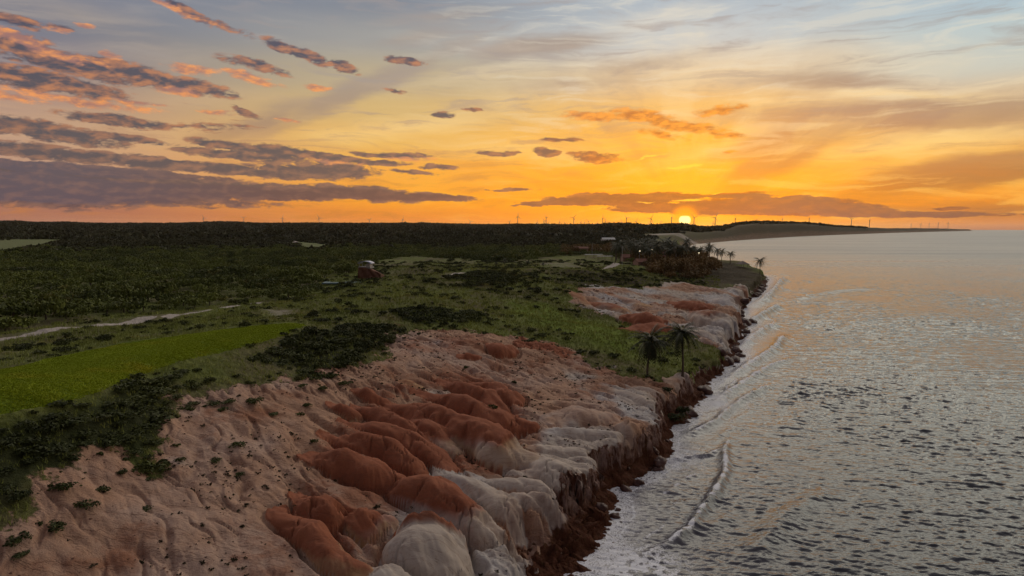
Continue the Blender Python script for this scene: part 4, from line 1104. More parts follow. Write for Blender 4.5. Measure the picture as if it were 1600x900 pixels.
for i, (X, Y, Z) in enumerate(zip(x[:270], y[:270], z[:270])):
    r = 3.4 + 3.0 * g.random()
    e = empty('garden_tree', (X, Y, Z), g.random() * 6.28); e.scale = (r, r, r * (1.0 + .5 * g.random()))
    tag(e, 'round crowned tree between the houses of the village', 'tree', 'trees between the village houses')
    part('trunk', trunk_me, None, e); part('crown', grove_me[i % 5], None, e)

# ------------------------------------------------------------------ houses
M_WALLW = plain('limewash', (.50, .45, .40), .9, .15, 1.0)
M_WALLP = plain('pink_render', (.36, .22, .17), .9, .2, 1.0)
M_TILE = plain('clay_tiles', (.17, .070, .048), .85, .35, 2.0)
M_WHITE = plain('white_roof', (.42, .41, .40), .6, .1, .5)
M_DARK = plain('window_dark', (.03, .03, .035), .2, .2, 1.0, 0, .5)
M_WOODP = plain('weathered_timber', (.20, .15, .11), .9, .3, 3.0)
M_THATCH = plain('thatch', (.20, .16, .14), .95, .3, 3.0)
M_STEEL = plain('turbine_paint', (.34, .34, .36), .5, .08, .2)
M_CONC = plain('concrete', (.36, .34, .32), .9, .2, 1.0)
M_BLUE = plain('blue_grey_roof', (.30, .33, .46), .35, .15, 1.0, 0, .5)
def gable_roof(w, d, h, z0, over=.5):
    m = MB(); W = w / 2 + over; D = d / 2 + over; t_ = .22
    a = np.array([(-W, -D, z0 - .15), (W, -D, z0 - .15), (W, 0, z0 + h), (-W, 0, z0 + h), (W, D, z0 - .15), (-W, D, z0 - .15)])
    b = a + (0, 0, t_)
    m.add(np.vstack([a, b]), [[0, 3, 2, 1], [3, 5, 4, 2], [6, 7, 8, 9], [9, 8, 10, 11], [0, 1, 7, 6], [5, 11, 10, 4], [1, 2, 8, 7], [2, 4, 10, 8], [0, 6, 9, 3], [3, 9, 11, 5]])
    return m.mesh('roof')
def house(px, py, w, d, hw, hr, wall, roof, label, rz, kind='gable'):
    x, y = hit([px], [py]); x, y = float(x[0]), float(y[0]); z = float(gz(x, y)[0])
    e = empty('house', (x, y, z), rz); tag(e, label, 'house', 'houses of the village')
    m = MB(); m.box((0, 0, hw / 2 - .3), (w, d, hw + .6))
    if kind == 'gable':
        for s in (-1, 1):
            m.add([(s * w / 2, -d / 2, hw), (s * w / 2, d / 2, hw), (s * w / 2, 0, hw + hr * .93), (s * (w / 2 - .2), -d / 2, hw), (s * (w / 2 - .2), d / 2, hw), (s * (w / 2 - .2), 0, hw + hr * .93)], [[0, 1, 4, 3], [1, 2, 5, 4], [2, 0, 3, 5]], [[0, 2, 1], [3, 4, 5]])
    part('wall', m.mesh('wall'), wall, e)
    if kind == 'gable': part('roof', gable_roof(w, d, hr, hw), roof, e)
    else:
        r = MB(); r.box((0, 0, hw + .14), (w + 1.2, d + 1.2, .25)); part('roof', r.mesh('roof'), roof, e)
    for k in range(max(2, int(w // 4))):
        xx = -w / 2 + w * (k + .5) / max(2, int(w // 4))
        b = MB()
        if k == 0: b.box((xx, -d / 2 - .03, 1.05), (1.0, .08, 2.1)); part('door', b.mesh('door'), M_WOODP, e)
        else: b.box((xx, -d / 2 - .03, 1.6), (1.3, .08, 1.1)); part('window', b.mesh('window'), M_DARK, e)
    return e
house(985, 408, 13, 8, 2.8, 2.2, M_WALLP, M_TILE, 'low red roofed house just beside the bend of the pale road', .1)
house(1026, 408, 12, 8, 2.8, 2.2, M_WALLP, M_TILE, 'red roofed house below the two lit lamps', -.15)
house(1062, 414, 9, 7, 2.8, 1.8, M_WALLW, M_TILE, 'small house with a pale front wall above the brown slope', .2)
house(1003, 416, 9, 7, 2.6, 1.9, M_WALLP, M_TILE, 'red roofed house nearest the grassy slope', .3)
house(1046, 402, 11, 8, 2.8, 2.2, M_WALLP, M_TILE, 'tiled house among the trees close to the bay', -.3)
house(908, 397, 12, 8, 5.4, 1.5, M_WALLP, M_TILE, 'two storey pinkish house at the left end of the village', .1)
house(950, 378, 22, 14, 3.5, 3.0, M_WALLW, M_WHITE, 'pale roofed house standing alone in the far wood', .15)
# open white canopies on posts
for px, py, w, lab in ((945.5, 408, 11, 'white flat canopy on posts above the bend of the road'), (928, 404, 14, 'long low white canopy, left of the shorter one')):
    x, y = hit([px], [py]); x, y = float(x[0]), float(y[0]); z = float(gz(x, y)[0]); e = empty('canopy', (x, y, z), .05); tag(e, lab, 'canopy')
    m = MB(); m.box((0, 0, 3.1), (w, 5, .35)); part('roof', m.mesh('roof'), M_WHITE, e)
    for sx in (-1, 0, 1):
        for sy in (-1, 1):
            m = MB(); m.tube([(sx * (w / 2 - .5), sy * 2.1, -.4), (sx * (w / 2 - .5), sy * 2.1, 2.95)], .1, 8); part('post', m.mesh('post'), M_WOODP, e)
# thatched beach hut near the tip
x, y = hit([1160], [419]); x, y = float(x[0]), float(y[0]); z = float(gz(x, y)[0]); e = empty('beach_hut', (x, y, z), .3); tag(e, 'small pointed hut on the headland near its tip', 'hut')
m = MB(); m.add([(-3.4, -3.4, 2.2), (3.4, -3.4, 2.2), (3.4, 3.4, 2.2), (-3.4, 3.4, 2.2), (0, 0, 4.6)], [[0, 3, 2, 1]], [[0, 1, 4], [1, 2, 4], [2, 3, 4], [3, 0, 4]]); part('roof', m.mesh('roof'), M_THATCH, e)
for sx in (-1, 1):
    for sy in (-1, 1):
        m = MB(); m.tube([(sx * 2.6, sy * 2.6, -.5), (sx * 2.6, sy * 2.6, 2.18)], .12, 8); part('post', m.mesh('post'), M_WOODP, e)
# the lookout pavilion on its red earth bank
bx, by = hit([571], [434]); bx, by = float(bx[0]), float(by[0]); bz = float(gz(bx, by)[0])
e = empty('earth_bank', (bx, by, bz), .0); tag(e, 'steep cut bank of red earth under the blue roofed pavilion', 'bank')
m = MB(); q = np.random.default_rng(31)
nx, nzr = 30, 8; W_, H_, Dp = 11.0, 5.6, 9.0; V = []
for j in range(nzr + 1):
    for i in range(nx + 1):
        u = i / nx; v = j / nzr; xx = -3.5 + W_ * u
        top = H_ * (1 - .55 * max(0, (u - .35) / .65))
        V.append((xx, -1.2 + 1.6 * v + .35 * math.sin(u * 17 + j) + .25 * q.normal(), -.8 + (top + .8) * v))
for i in range(nx + 1):
    u = i / nx; V.append((-3.5 + W_ * u, Dp, H_ * (1 - .75 * max(0, (u - .35) / .65)) * .9)); 
for i in range(nx + 1):
    u = i / nx; V.append((-3.5 + W_ * u, Dp + 4, -1.0))
Qs = [[j * (nx + 1) + i, j * (nx + 1) + i + 1, (j + 1) * (nx + 1) + i + 1, (j + 1) * (nx + 1) + i] for j in range(nzr + 2) for i in range(nx)]
m.add(V, Qs)
n0 = (nx + 1)
m.add([V[j * n0] for j in range(nzr + 3)], None, [[0, k + 1, k] for k in range(1, nzr + 2)]); m.add([V[j * n0 + nx] for j in range(nzr + 3)], None, [[0, k, k + 1] for k in range(1, nzr + 2)])
part('bank_face', m.mesh('bank_face', True), plain('red_earth', (.15, .070, .045), .95, .4, 1.2), e)
p = empty('pavilion', (bx - .3, by + 3.4, bz + H_ - .15), -.18); tag(p, 'small pavilion with a vaulted blue grey roof on top of the red bank', 'pavilion')
m = MB(); m.box((0, 0, .0), (6.2, 5.2, .7)); part('floor', m.mesh('floor'), M_CONC, p)
for sx in (-1, 1):
    for sy in (-1, 1):
        m = MB(); m.tube([(sx * 2.6, sy * 2.1, .36), (sx * 2.6, sy * 2.1, 1.78)], .12, 8); part('post', m.mesh('post'), M_CONC, p)
m = MB(); m.box((1.5, .4, 1.05), (2.0, 3.4, 1.36)); part('wall', m.mesh('wall'), M_WALLW, p)
m = MB(); V = []; ns = 12
for yy in (-2.9, 2.9):
    for k in range(ns + 1):
        a = math.pi * k / ns; V.append((3.3 * -math.cos(a), yy, 1.8 + 1.25 * math.sin(a)))
    for k in range(ns + 1):
        a = math.pi * k / ns; V.append((3.15 * -math.cos(a), yy, 1.8 + 1.08 * math.sin(a)))
r = ns + 1; Qs = []
for k in range(ns): Qs += [[k, k + 1, 2 * r + k + 1, 2 * r + k], [r + k, 3 * r + k, 3 * r + k + 1, r + k + 1], [k, r + k, r + k + 1, k + 1], [2 * r + k, 2 * r + k + 1, 3 * r + k + 1, 3 * r + k]]
m.add(V, Qs); part('roof', m.mesh('roof', True), M_BLUE, p)
# sports court below it
x, y = hit([531], [443.5]); x, y = float(x[0]), float(y[0])
z = float(np.max(gz([x - 8, x, x + 8, x, x], [y, y, y, y - 4, y + 8]))) + .1
m = MB(); m.box((0, 0, -.25), (17, 13, .5)); c = link('sports_court', m.mesh('court'), plain('court_paint', (.10, .16, .18), .7, .2, .6)); c.location = (x, y + 6, z); c.rotation_euler = (0, 0, .1)
tag(c, 'pale blue green sports court below the red bank', 'court')

# ------------------------------------------------------------------ lamps and poles
M_LAMP, lt, lp, lo = new_mat('lit_lamp'); lp.inputs['Emission Color'].default_value = (1, .82, .5, 1); lp.inputs['Emission Strength'].default_value = 5.0; lp.inputs['Base Color'].default_value = (.8, .7, .5, 1)
def pole_mesh(h, r=.11):
    m = MB(); m.tube([(0, 0, -.5), (0, 0, h)], [r * 1.4, r], 8); return m.mesh('pole')
for px, py, h, lab in ((999, 412, 9.0, 'lit street lamp left of the other lit one above the red roofs'), (1017.5, 412, 9.0, 'lit street lamp right of the other lit one above the red roofs'), (1091, 409, 6.5, 'lit street lamp glowing among the palms by the bay')):
    x, y = hit([px], [py]); x, y = float(x[0]), float(y[0]); e = empty('street_lamp', (x, y, float(gz(x, y)[0])), 0); tag(e, lab, 'street lamp', 'lit street lamps of the village')
    part('pole', pole_mesh(h), M_CONC, e)
    m = MB(); m.tube([(0, 0, h - .1), (0, -.5, h + .25), (0, -1.2, h + .3)], [.06, .05, .05], 6); part('arm', m.mesh('arm'), M_CONC, e)
    m = MB(); m.box((0, -1.35, h + .24), (.42, .65, .22)); part('lamp_head', m.mesh('lamp_head'), M_LAMP, e)
for px, py, h, lab in ((925, 402, 10.5, 'thin pole between the canopies and the pinkish house'), (972, 416, 12.0, 'tall pale utility pole right of the road bend'), (1056, 414, 8.0, 'short utility pole by the pale fronted house')):
    x, y = hit([px], [py]); x, y = float(x[0]), float(y[0]); e = empty('utility_pole', (x, y, float(gz(x, y)[0])), .4); tag(e, lab, 'utility pole')
    part('pole', pole_mesh(h, .14), M_CONC, e)
    m = MB(); m.box((0, 0, h - .6), (1.8, .12, .14)); part('crossarm', m.mesh('crossarm'), M_WOODP, e)

# ------------------------------------------------------------------ wind turbines along the horizon
def turbine():
    e = empty('wind_turbine', (0, 0, 0))
    m = MB(); m.tube([(0, 0, -6), (0, 0, 40), (0, 0, 82)], [3.3, 2.9, 2.1], 12); part('tower', m.mesh('tower', True), M_STEEL, e)
    m = MB(); m.tube([(0, 5.5, 83.2), (0, 4.5, 83.4), (0, -2.5, 83.4), (0, -3.4, 83.4)], [1.2, 2.2, 2.2, 1.6], 10); part('nacelle', m.mesh('nacelle', True), M_STEEL, e)
    m = MB(); m.tube([(0, -3.5, 83.4), (0, -5.0, 83.4), (0, -6.2, 83.4)], [1.7, 1.4, .3], 10); part('hub', m.mesh('hub', True), M_STEEL, e)
    for k in range(3):
        m = MB(); sec = []
        for u, w, th in ((0, 1.1, 1.1), (.08, 1.2, 1.0), (.22, 2.1, .6), (.6, 1.2, .35), (1, .35, .12)):
            for a in range(8):
                t_ = a / 8 * 6.283; sec.append((w * math.cos(t_), th * math.sin(t_), 1.0 + 40 * u))
        Q = [[i * 8 + a, i * 8 + (a + 1) % 8, (i + 1) * 8 + (a + 1) % 8, (i + 1) * 8 + a] for i in range(4) for a in range(8)]
        V = np.array(sec); an = k * 2.0944; c, s = math.cos(an), math.sin(an)
        V = np.stack([V[:, 0] * c + V[:, 2] * s, V[:, 1] - 4.8, -V[:, 0] * s + V[:, 2] * c], 1)
        m.add(V, Q, [[32 + a, 32 + (a + 1) % 8, 32 + 4] for a in range(8) if a not in (3, 4)])
        b = part('blade', m.mesh('blade', True), M_STEEL, e); b.location = (0, 0, 83.4)
    return e
TURB = [(809,338.5,5200,'near'),(853,340,5300,'near'),(896,340,5200,'near'),(941,340.5,5300,'near'),(978,341,5300,'near'),(1016,341,4700,'near'),(1048,340,5000,'near'),(1083,340,4900,'near'),(1116,340,5100,'near'),(1147,341.5,5300,'near'),
        (1180,343.5,5600,'ridge'),(1220,342,5600,'ridge'),(1262,341.5,5600,'ridge'),(1328,342.5,5600,'ridge'),(1356,344,6000,'ridge'),
        (320.5,340.5,7000,'left'),(383,340.5,7000,'left'),(443,340.5,7000,'left'),(500,340.5,7000,'left'),(578,343.5,8200,'left'),(630,343,8200,'left'),(735,346.5,9000,'left'),
        (796,346.5,9000,'mid'),(839,347,9500,'mid'),(850,345,8200,'mid'),(857,347.5,10000,'mid'),(874,347,9500,'mid'),(882,348.5,10500,'mid'),(907,347,9500,'mid'),(913,347.5,9800,'mid'),(918.5,346,8800,'mid'),(932.5,348,10000,'mid'),(945.5,346,9000,'mid'),(951,347.5,10000,'mid'),(958,348,9800,'mid'),(970,346.5,9000,'mid'),
        (983,349,11000,'mid'),(993,346,8800,'mid'),(1013,348.5,10500,'mid'),(1031.5,347,9500,'mid'),(1112.5,348,10000,'mid'),(1129,350,11500,'mid'),
        (1421,350,12500,'far'),(1436,350,12500,'far'),(1449,349.5,12500,'far'),(1463,348.5,12000,'far'),(1478.5,348.5,12000,'far')]
TL = {'near': ('large wind turbine in the nearest row around the low sun', 'nearest wind turbines around the sun'), 'ridge': ('wind turbine rising behind the dark dune ridge right of the sun', 'wind turbines behind the dune ridge'),
      'left': ('small wind turbine on the wooded horizon left of the nearest row', 'wind turbines along the wooded horizon'), 'mid': ('tiny wind turbine in the rows behind the nearest ones', 'wind turbines of the rows behind'), 'far': ('faint wind turbine far along the low spit', 'faint wind turbines on the spit')}
t0_ = turbine()
for i, (px, hy_, d, key) in enumerate(TURB):
    x, y = at_dist(px, d)
    rx, ry, rz = ray(px, hy_); zh = CAM_H + rz / ry * d
    zg = float(base_z(np.array([x]), np.array([float(d)]))[0]); zg = max(zg, 2.0)
    s = max(.45, (zh - zg) / 83.4)
    o = t0_ if i == 0 else copy_thing(t0_, (0, 0, 0))
    o.location = (x, d, zg); yaw = .5 + .5 * math.sin(i * 2.3); o.rotation_euler = (0, 0, yaw); o.scale = (max(s, .85), max(s, .85), s)
    for b in [c for c in KIDS[o.name] if c.name.startswith('blade')]: b.rotation_euler = (0, (i * 1.37) % 2.094, 0)
    tag(o, TL[key][0], 'wind turbine', TL[key][1])

# ------------------------------------------------------------------ rocks at the foot of the cliff
def rock_mesh(seed, r=1.0):
    q = np.random.default_rng(seed); n, mm = 18, 11; V = []
    off = q.random(3) * 50
    for j in range(mm + 1):
        ph = math.pi * j / mm
        for i in range(n):
            th = 2 * math.pi * i / n; u = np.array([math.sin(ph) * math.cos(th), math.sin(ph) * math.sin(th), math.cos(ph)])
            k = 1 + .35 * float(gnoise(u[0] * 1.4 + off[0] + u[2], u[1] * 1.4 + off[1] - u[2] * .7)) + .15 * float(gnoise(u[0] * 4 + off[2], u[1] * 4 + u[2] * 4))
            V.append(u * k * np.array([1.15, .9, .65]))
    Q = [[j * n + i, j * n + (i + 1) % n, (j + 1) * n + (i + 1) % n, (j + 1) * n + i] for j in range(mm) for i in range(n)]
    return make_mesh('rock', np.array(V) * r, Q, None, True, {'tint': np.full(len(V), .5)})
M_ROCK = plain('wet_red_rock', (.075, .028, .018), .55, .5, 2.5, 0, .4)
rocks = [rock_mesh(40 + i) for i in range(6)]
for r in rocks: r.materials.append(M_ROCK)
q = np.random.default_rng(77); cl = np.array(COAST_L); tot = 0
L_ = _cum[np.searchsorted(_cum, 0):]; n_r = 0
for i in range(240):
    a = _cum[2] + (_cum[30] - _cum[2]) * q.random() ** 1.3
    j = int(np.searchsorted(_cum, a)) - 1; f = (a - _cum[j]) / (_cum[j + 1] - _cum[j]); P = cl[j] * (1 - f) + cl[j + 1] * f
    T_ = cl[j + 1] - cl[j]; T_ /= np.linalg.norm(T_); N_ = np.array([T_[1], -T_[0]]); off = .9 * q.normal() - .3
    P = P + N_ * off
    if math.atan2(P[0], P[1]) < rad(-2) or P[1] < 58 or P[1] > 420: continue
    r = (.20 + .95 * q.random() ** 3) * min(2.2, P[1] / 90)
    o = link('rock', rocks[i % 6]); o.location = (P[0], P[1], max(float(gz(P[0], P[1])[0]), -.1) + .12 * r); o.scale = (r, r, r); o.rotation_euler = (.3 * q.normal(), .3 * q.normal(), q.random() * 6.28)
    tag(o, 'wet dark red rock at the water line under the cliff', 'rock', 'rocks along the foot of the cliff'); n_r += 1
    if n_r >= 110: break
# ------------------------------------------------------------------ evening haze
hm = bpy.data.materials.new('haze'); hm.use_nodes = True; hm.node_tree.nodes.clear(); ht = NT(hm.node_tree)
ho = ht.n('ShaderNodeOutputMaterial'); hv = ht.n('ShaderNodeVolumePrincipled')
hv.inputs['Color'].default_value = (.92, .90, .92, 1); hv.inputs['Density'].default_value = 6.0e-6; hv.inputs['Anisotropy'].default_value = .60
hm.node_tree.links.new(hv.outputs[0], ho.inputs['Volume'])
hb = MB(); hb.box((0, 13300, 100), (60000, 28000, 210)); hz = link('haze', hb.mesh('haze'), hm)
tag(hz, 'thin evening haze over land and sea', 'haze', kind='stuff')
# ------------------------------------------------------------------ sky and sun
SUN_AZ, SUN_EL = azel(1070, 344)
world = bpy.data.worlds.new('World'); scene.world = world; world.use_nodes = True
wt = world.node_tree; wt.nodes.clear(); t = NT(wt)
world.cycles.sampling_method = 'MANUAL'; world.cycles.sample_map_resolution = 512
w_out = t.n('ShaderNodeOutputWorld'); bg = t.n('ShaderNodeBackground')
wt.links.new(bg.outputs[0], w_out.inputs[0])
dirv = t.n('ShaderNodeTexCoord').outputs['Generated']
dx, dy, dz = t.sep(dirv)
DEG = 57.29578
az = t.mul(t.math('ARCTAN2', dx, dy), DEG)
el = t.mul(t.math('ARCSINE', t.math('MINIMUM', t.math('MAXIMUM', dz, -1), 1)), DEG)
elc = t.max(el, 0.0)
tt = t.math('SQRT', t.math('DIVIDE', elc, 90.0))
def col_ramp(px, rows, zen):
    st = []
    for py, c in rows:
        e = max(azel(px, py)[1], 0.0); st.append((math.sqrt(e / 90.0), lin(*c)))
    for e, c in zen: st.append((math.sqrt(e / 90.0), lin(*c)))
    st.sort(key=lambda s: s[0])
    return t.ramp(tt, st, 'EASE')
ZEN = [(33, (222, 224, 228)), (48, (184, 184, 194)), (65, (122, 120, 134)), (90, (96, 94, 108))]
r0 = col_ramp(40, [(352,(158,112,112)),(335,(152,104,104)),(300,(150,104,108)),(255,(184,150,138)),(200,(186,156,142)),(150,(166,140,138)),(90,(132,126,142)),(20,(106,114,138))], [(25,(146,150,162)), *ZEN[1:]])
r1 = col_ramp(600, [(354,(226,138,66)),(335,(226,142,58)),(310,(240,160,48)),(270,(238,168,64)),(215,(226,182,100)),(170,(208,180,124)),(120,(184,170,142)),(60,(156,156,156)),(0,(126,134,148))], [(25,(180,184,192)), *ZEN[1:]])
r2 = col_ramp(1070, [(356,(255,170,30)),(340,(252,160,20)),(300,(248,160,24)),(260,(248,172,36)),(215,(244,182,66)),(170,(232,188,116)),(120,(214,196,168)),(60,(194,202,206)),(0,(174,188,200))], [(25,(206,208,208)), *ZEN])
r3 = col_ramp(1560, [(357,(176,120,92)),(340,(206,136,80)),(315,(230,146,52)),(280,(240,168,68)),(240,(240,186,98)),(195,(212,176,132)),(150,(204,184,160)),(95,(194,203,204)),(40,(184,202,210)),(0,(172,194,208))], [(25,(198,206,210)), *ZEN])
a0 = azel(40, 358)[0]; a1 = azel(600, 358)[0]; a2 = azel(1070, 358)[0]; a3 = azel(1560, 358)[0]
base = t.mix(t.smooth(az, a0 - 3, a1 + 2), r0, r1)
base = t.mix(t.smooth(az, a1 - 1, a2), base, r2)
base = t.mix(t.smooth(az, a2 + 1, a3), base, r3)
# the half of the sky behind the camera: dusk blue over a dull rose band
back = t.ramp(tt, [(0, lin(84, 72, 78)), (.25, lin(84, 74, 82)), (.45, lin(80, 78, 92)), (.75, lin(88, 86, 98)), (1, lin(*ZEN[-1][1]))])
base = t.mix(t.smooth(dy, .40, -.35), base, back)

# coordinates in degrees, stirred so that no cloud keeps a smooth outline
P0 = t.comb(az, el, 0.0)
pst = t.mapping(P0, sc=(.32, .95, 1))
wn = t.vec('SUBTRACT', t.noise(pst, .55, 5, .6, out=1), (.5, .5, .5))
P1 = t.vec('ADD', P0, t.vec('MULTIPLY', wn, (3.6, 1.15, 0)))
P2 = t.vec('ADD', P0, t.vec('MULTIPLY', wn, (2.2, .55, 0)))
fine = t.noise(t.mapping(P0, sc=(.62, 1.6, 1)), 1.25, 9, .64, .3)
fine_lo = t.noise(t.mapping(P0, sc=(.62, 1.6, 1)), 1.25, 4, .55, .3)
fine_up = t.noise(t.mapping(P0, loc=(.16, -.50, 0), sc=(.62, 1.6, 1)), 1.25, 4, .55, .3)
wisp = t.noise(t.mapping(P1, rot=(0, 0, .10), sc=(.09, .75, 1)), 1.3, 7, .62, .8)
soft = t.noise(t.mapping(P1, rot=(0, 0, -.14), sc=(.055, .40, 1)), 1.0, 6, .55, .6)
def field(blobs, src, start=0.0, sxy=1.0, grow=False):
    f = None
    for px, py, rx, ry, rot, s in blobs:
        if grow and px < 760: rx *= 1.1; ry *= 1.08
        A, E = azel(px, py); k = math.degrees(1 / FOC)
        sv = src
        if f is not None:                       # evaluate one cloud after the other
            nd = t.n('ShaderNodeVectorMath', operation='MULTIPLY_ADD')
            t.put(nd.inputs[0], f); nd.inputs[1].default_value = (0, 0, 1e-9); t.put(nd.inputs[2], src); sv = nd.outputs[0]
        v = t.mapping(sv, loc=(A, E, 0), rot=(0, 0, -rad(rot)), sc=(rx * k * sxy, ry * k * sxy, 1), typ='TEXTURE')
        g = t.math('MULTIPLY_ADD', t.vec('LENGTH', v, out='Value'), -s, s)
        f = g if f is None else t.max(f, g)
    return t.max(f, start)
# thin high veils (soft, brownish against the light)
VEIL = [(850,72,170,26,-6,.8),(1010,100,240,20,-6,.5),(1330,128,190,18,6,.8),(1420,178,290,34,3,1),(1270,205,210,32,-14,.9),(1190,262,150,34,-28,1),(1480,275,260,34,-8,1),
        (1560,180,160,30,0,.8),(560,140,280,26,-24,.8),(420,185,160,26,-20,.7),(900,130,260,26,-4,.45),(640,60,200,20,-14,.4),(1330,288,220,18,-6,.6),(700,25,180,18,-8,.4),(1300,330,260,14,0,.8),(1560,325,120,22,0,.7),(120,25,200,40,6,.35)]
BRIGHT = [(1260,92,330,46,4,.7),(1380,148,200,12,8,.7),(1430,228,260,22,-3,.9),(1130,235,180,26,-8,.9),(620,200,260,34,-8,.7),(800,230,300,30,0,.6),(480,180,120,8,-18,.4),(1200,160,140,14,6,.6),(720,120,200,22,-12,.5),(1540,70,120,10,-8,.5),(1480,210,200,12,-2,.6),(1000,40,200,24,-10,.4)]
vf = t.mul(t.smooth(t.add(t.mul(field(VEIL, P1), 1.25), t.mul(t.sub(soft, .5), 1.3)), .10, .85), .92)
bf = t.mul(t.smooth(t.add(field(BRIGHT, P1), t.mul(t.sub(soft, .5), -1.2)), .12, .9), .65)
glow = t.smooth(el, 1.0, 16.0)
sky = t.mix(bf, base, t.mix(glow, lin(255, 214, 110), lin(240, 228, 204)))
near_sun = t.smooth(t.math('ABSOLUTE', t.sub(az, SUN_AZ)), 26.0, 3.0)
veil_c = t.mix(t.smooth(el, 2.0, 13.0), t.mix(near_sun, lin(164, 114, 72), lin(210, 124, 34)), lin(162, 150, 142))
sky = t.mix(vf, sky, veil_c)
# streaks through the whole sky
sky = t.mix(t.smooth(soft, .50, .72, 0, .28), sky, t.mix(glow, lin(236, 176, 90), lin(196, 186, 178)))
sky = t.mix(t.smooth(wisp, .50, .68, 0, .55), sky, t.mix(t.smooth(el, 2, 12), lin(192, 124, 58), lin(158, 150, 150)))
sky = t.mix(t.mul(t.smooth(wisp, .50, .34, 0, .40), t.smooth(az, -14, 6, 0, 1)), sky, t.mix(t.smooth(el, 2, 12), lin(255, 206, 104), lin(226, 222, 208)))
# smoky rays fanning out from the sun
px_ = t.sub(az, SUN_AZ); py_ = t.mul(t.sub(el, SUN_EL), 1.5)
rr_ = t.math('SQRT', t.add(t.mul(px_, px_), t.mul(py_, py_))); th_ = t.math('ARCTAN2', py_, px_)
fan = t.noise(t.vec('ADD', t.comb(t.mul(th_, 3.4), t.mul(rr_, .06), 4.0), t.vec('MULTIPLY', wn, (.5, .5, 0))), 1.0, 5, .55)
fm = t.mul(t.mul(t.smooth(rr_, 2.0, 6.0), t.smooth(rr_, 30.0, 12.0)), t.smooth(el, 1.2, 3.0))
sky = t.mix(t.mul(fm, t.smooth(fan, .50, .66, 0, .30)), sky, t.mix(t.smooth(el, 3, 13), lin(206, 122, 38), lin(172, 150, 128)))
sky = t.mix(t.mul(fm, t.smooth(fan, .50, .36, 0, .28)), sky, t.mix(t.smooth(el, 3, 13), lin(255, 206, 84), lin(240, 226, 190)))
# sun glow and disc
sd_ = (math.sin(rad(SUN_AZ)) * math.cos(rad(SUN_EL)), math.cos(rad(SUN_AZ)) * math.cos(rad(SUN_EL)), math.sin(rad(SUN_EL)))
ang = t.mul(t.math('ARCCOSINE', t.math('MINIMUM', t.vec('DOT_PRODUCT', dirv, sd_, out='Value'), .9999999)), DEG)
halo = t.add(t.mul(t.smooth(ang, 18, 0), .26), t.mul(t.smooth(ang, 6.0, .2), .55))
sky = t.mix(halo, sky, lin(255, 194, 44), 'MIX')

# clouds, dull side: mauve to the left, smoky brown near the sun
DARK = [(20,30,40,10,10,.8),(40,72,60,16,12,1),(110,100,110,18,8,1),(60,128,120,16,6,1),(230,118,90,13,8,.9),(290,135,80,14,8,.9),(300,18,95,10,20,.5),
        (470,84,62,11,16,1),(540,106,28,9,14,.9),(628,97,32,6,6,1),(400,104,58,9,12,.7),(185,187,80,8,3,1),(382,178,24,6,16,.8),(60,203,110,15,5,1.1),(190,213,90,7,4,.9),
        (70,238,130,12,3,1),(220,250,150,10,4,1),(350,224,50,9,8,.8),(440,240,70,13,6,1),(330,262,210,10,3,1),(520,264,70,15,3,1.1),(610,240,80,5,2,.9),(692,260,32,5,0,.9),
        (80,272,190,17,2,1.2),(260,288,230,16,3,1.2),(420,298,150,14,3,1.2),(560,302,110,14,4,1.2),(680,309,80,7,2,1),(0,300,200,22,2,1.1),(180,305,240,14,2,.9),
        (500,244,100,7,3,1),(585,252,70,6,3,.9),(455,264,90,8,3,1),(370,242,90,9,5,1),(640,268,60,4,2,.7),(775,238,60,4,3,.8),(850,238,26,7,6,.9),(930,244,58,10,2,.9),(960,312,130,13,0,1.2),(1060,306,60,6,4,.9),(1050,326,110,9,0,1.1),(1170,322,170,14,0,1.2),(1245,320,65,14,0,1.2),
        (1140,305,80,5,0,.8),(1335,322,55,5,2,.9),(1300,334,130,6,2,1),(1490,325,30,3,0,.8),(1450,337,150,4,0,.7),(800,296,60,3,0,.7),(830,322,40,3,0,.8),(690,179,26,5,3,.9),(740,173,14,4,0,.8),(872,220,44,4,0,.8),(90,45,22,6,4,.7),(620,142,30,5,10,.5)]
fd = field(DARK, P1, grow=True)
band = t.noise(t.mapping(P1, loc=(3.1, .7, 0), rot=(0, 0, .05), sc=(.10, .95, 1)), 1.0, 6, .58, .3)
bandmask = t.mul(t.mul(t.smooth(az, 6, -14), t.smooth(el, 1.2, 2.6)), t.smooth(el, 12.0, 6.0))
fd = t.max(fd, t.mul(bandmask, t.smooth(band, .54, .76, 0, .70)))
gate = t.smooth(fd, .0, .22)
dens = t.add(fd, t.mul(t.sub(fine, .5), 1.75))
dm = t.mul(t.smooth(dens, .04, .40), gate)
relief = t.sub(fine_lo, fine_up)
lit = t.smooth(t.add(t.mul(relief, 3.0), t.mul(t.sub(.60, dens), .40)), -.40, .80)
leftness = t.smooth(az, -8.0, 12.0)
body = t.mix(t.smooth(el, 1.0, 5.5), lin(88, 74, 88), lin(74, 72, 92))
body = t.mix(leftness, body, t.mix(t.smooth(ang, 15, 4), lin(104, 76, 74), lin(124, 70, 46)))
litc = t.mix(leftness, t.mix(t.smooth(el, 3, 9), lin(186, 136, 112), lin(228, 150, 94)), lin(228, 138, 52))
cl = t.mix(t.mul(lit, t.lin(el, 0, 10, .26, .58)), body, litc)
sky = t.mix(t.mul(dm, .95), sky, cl)
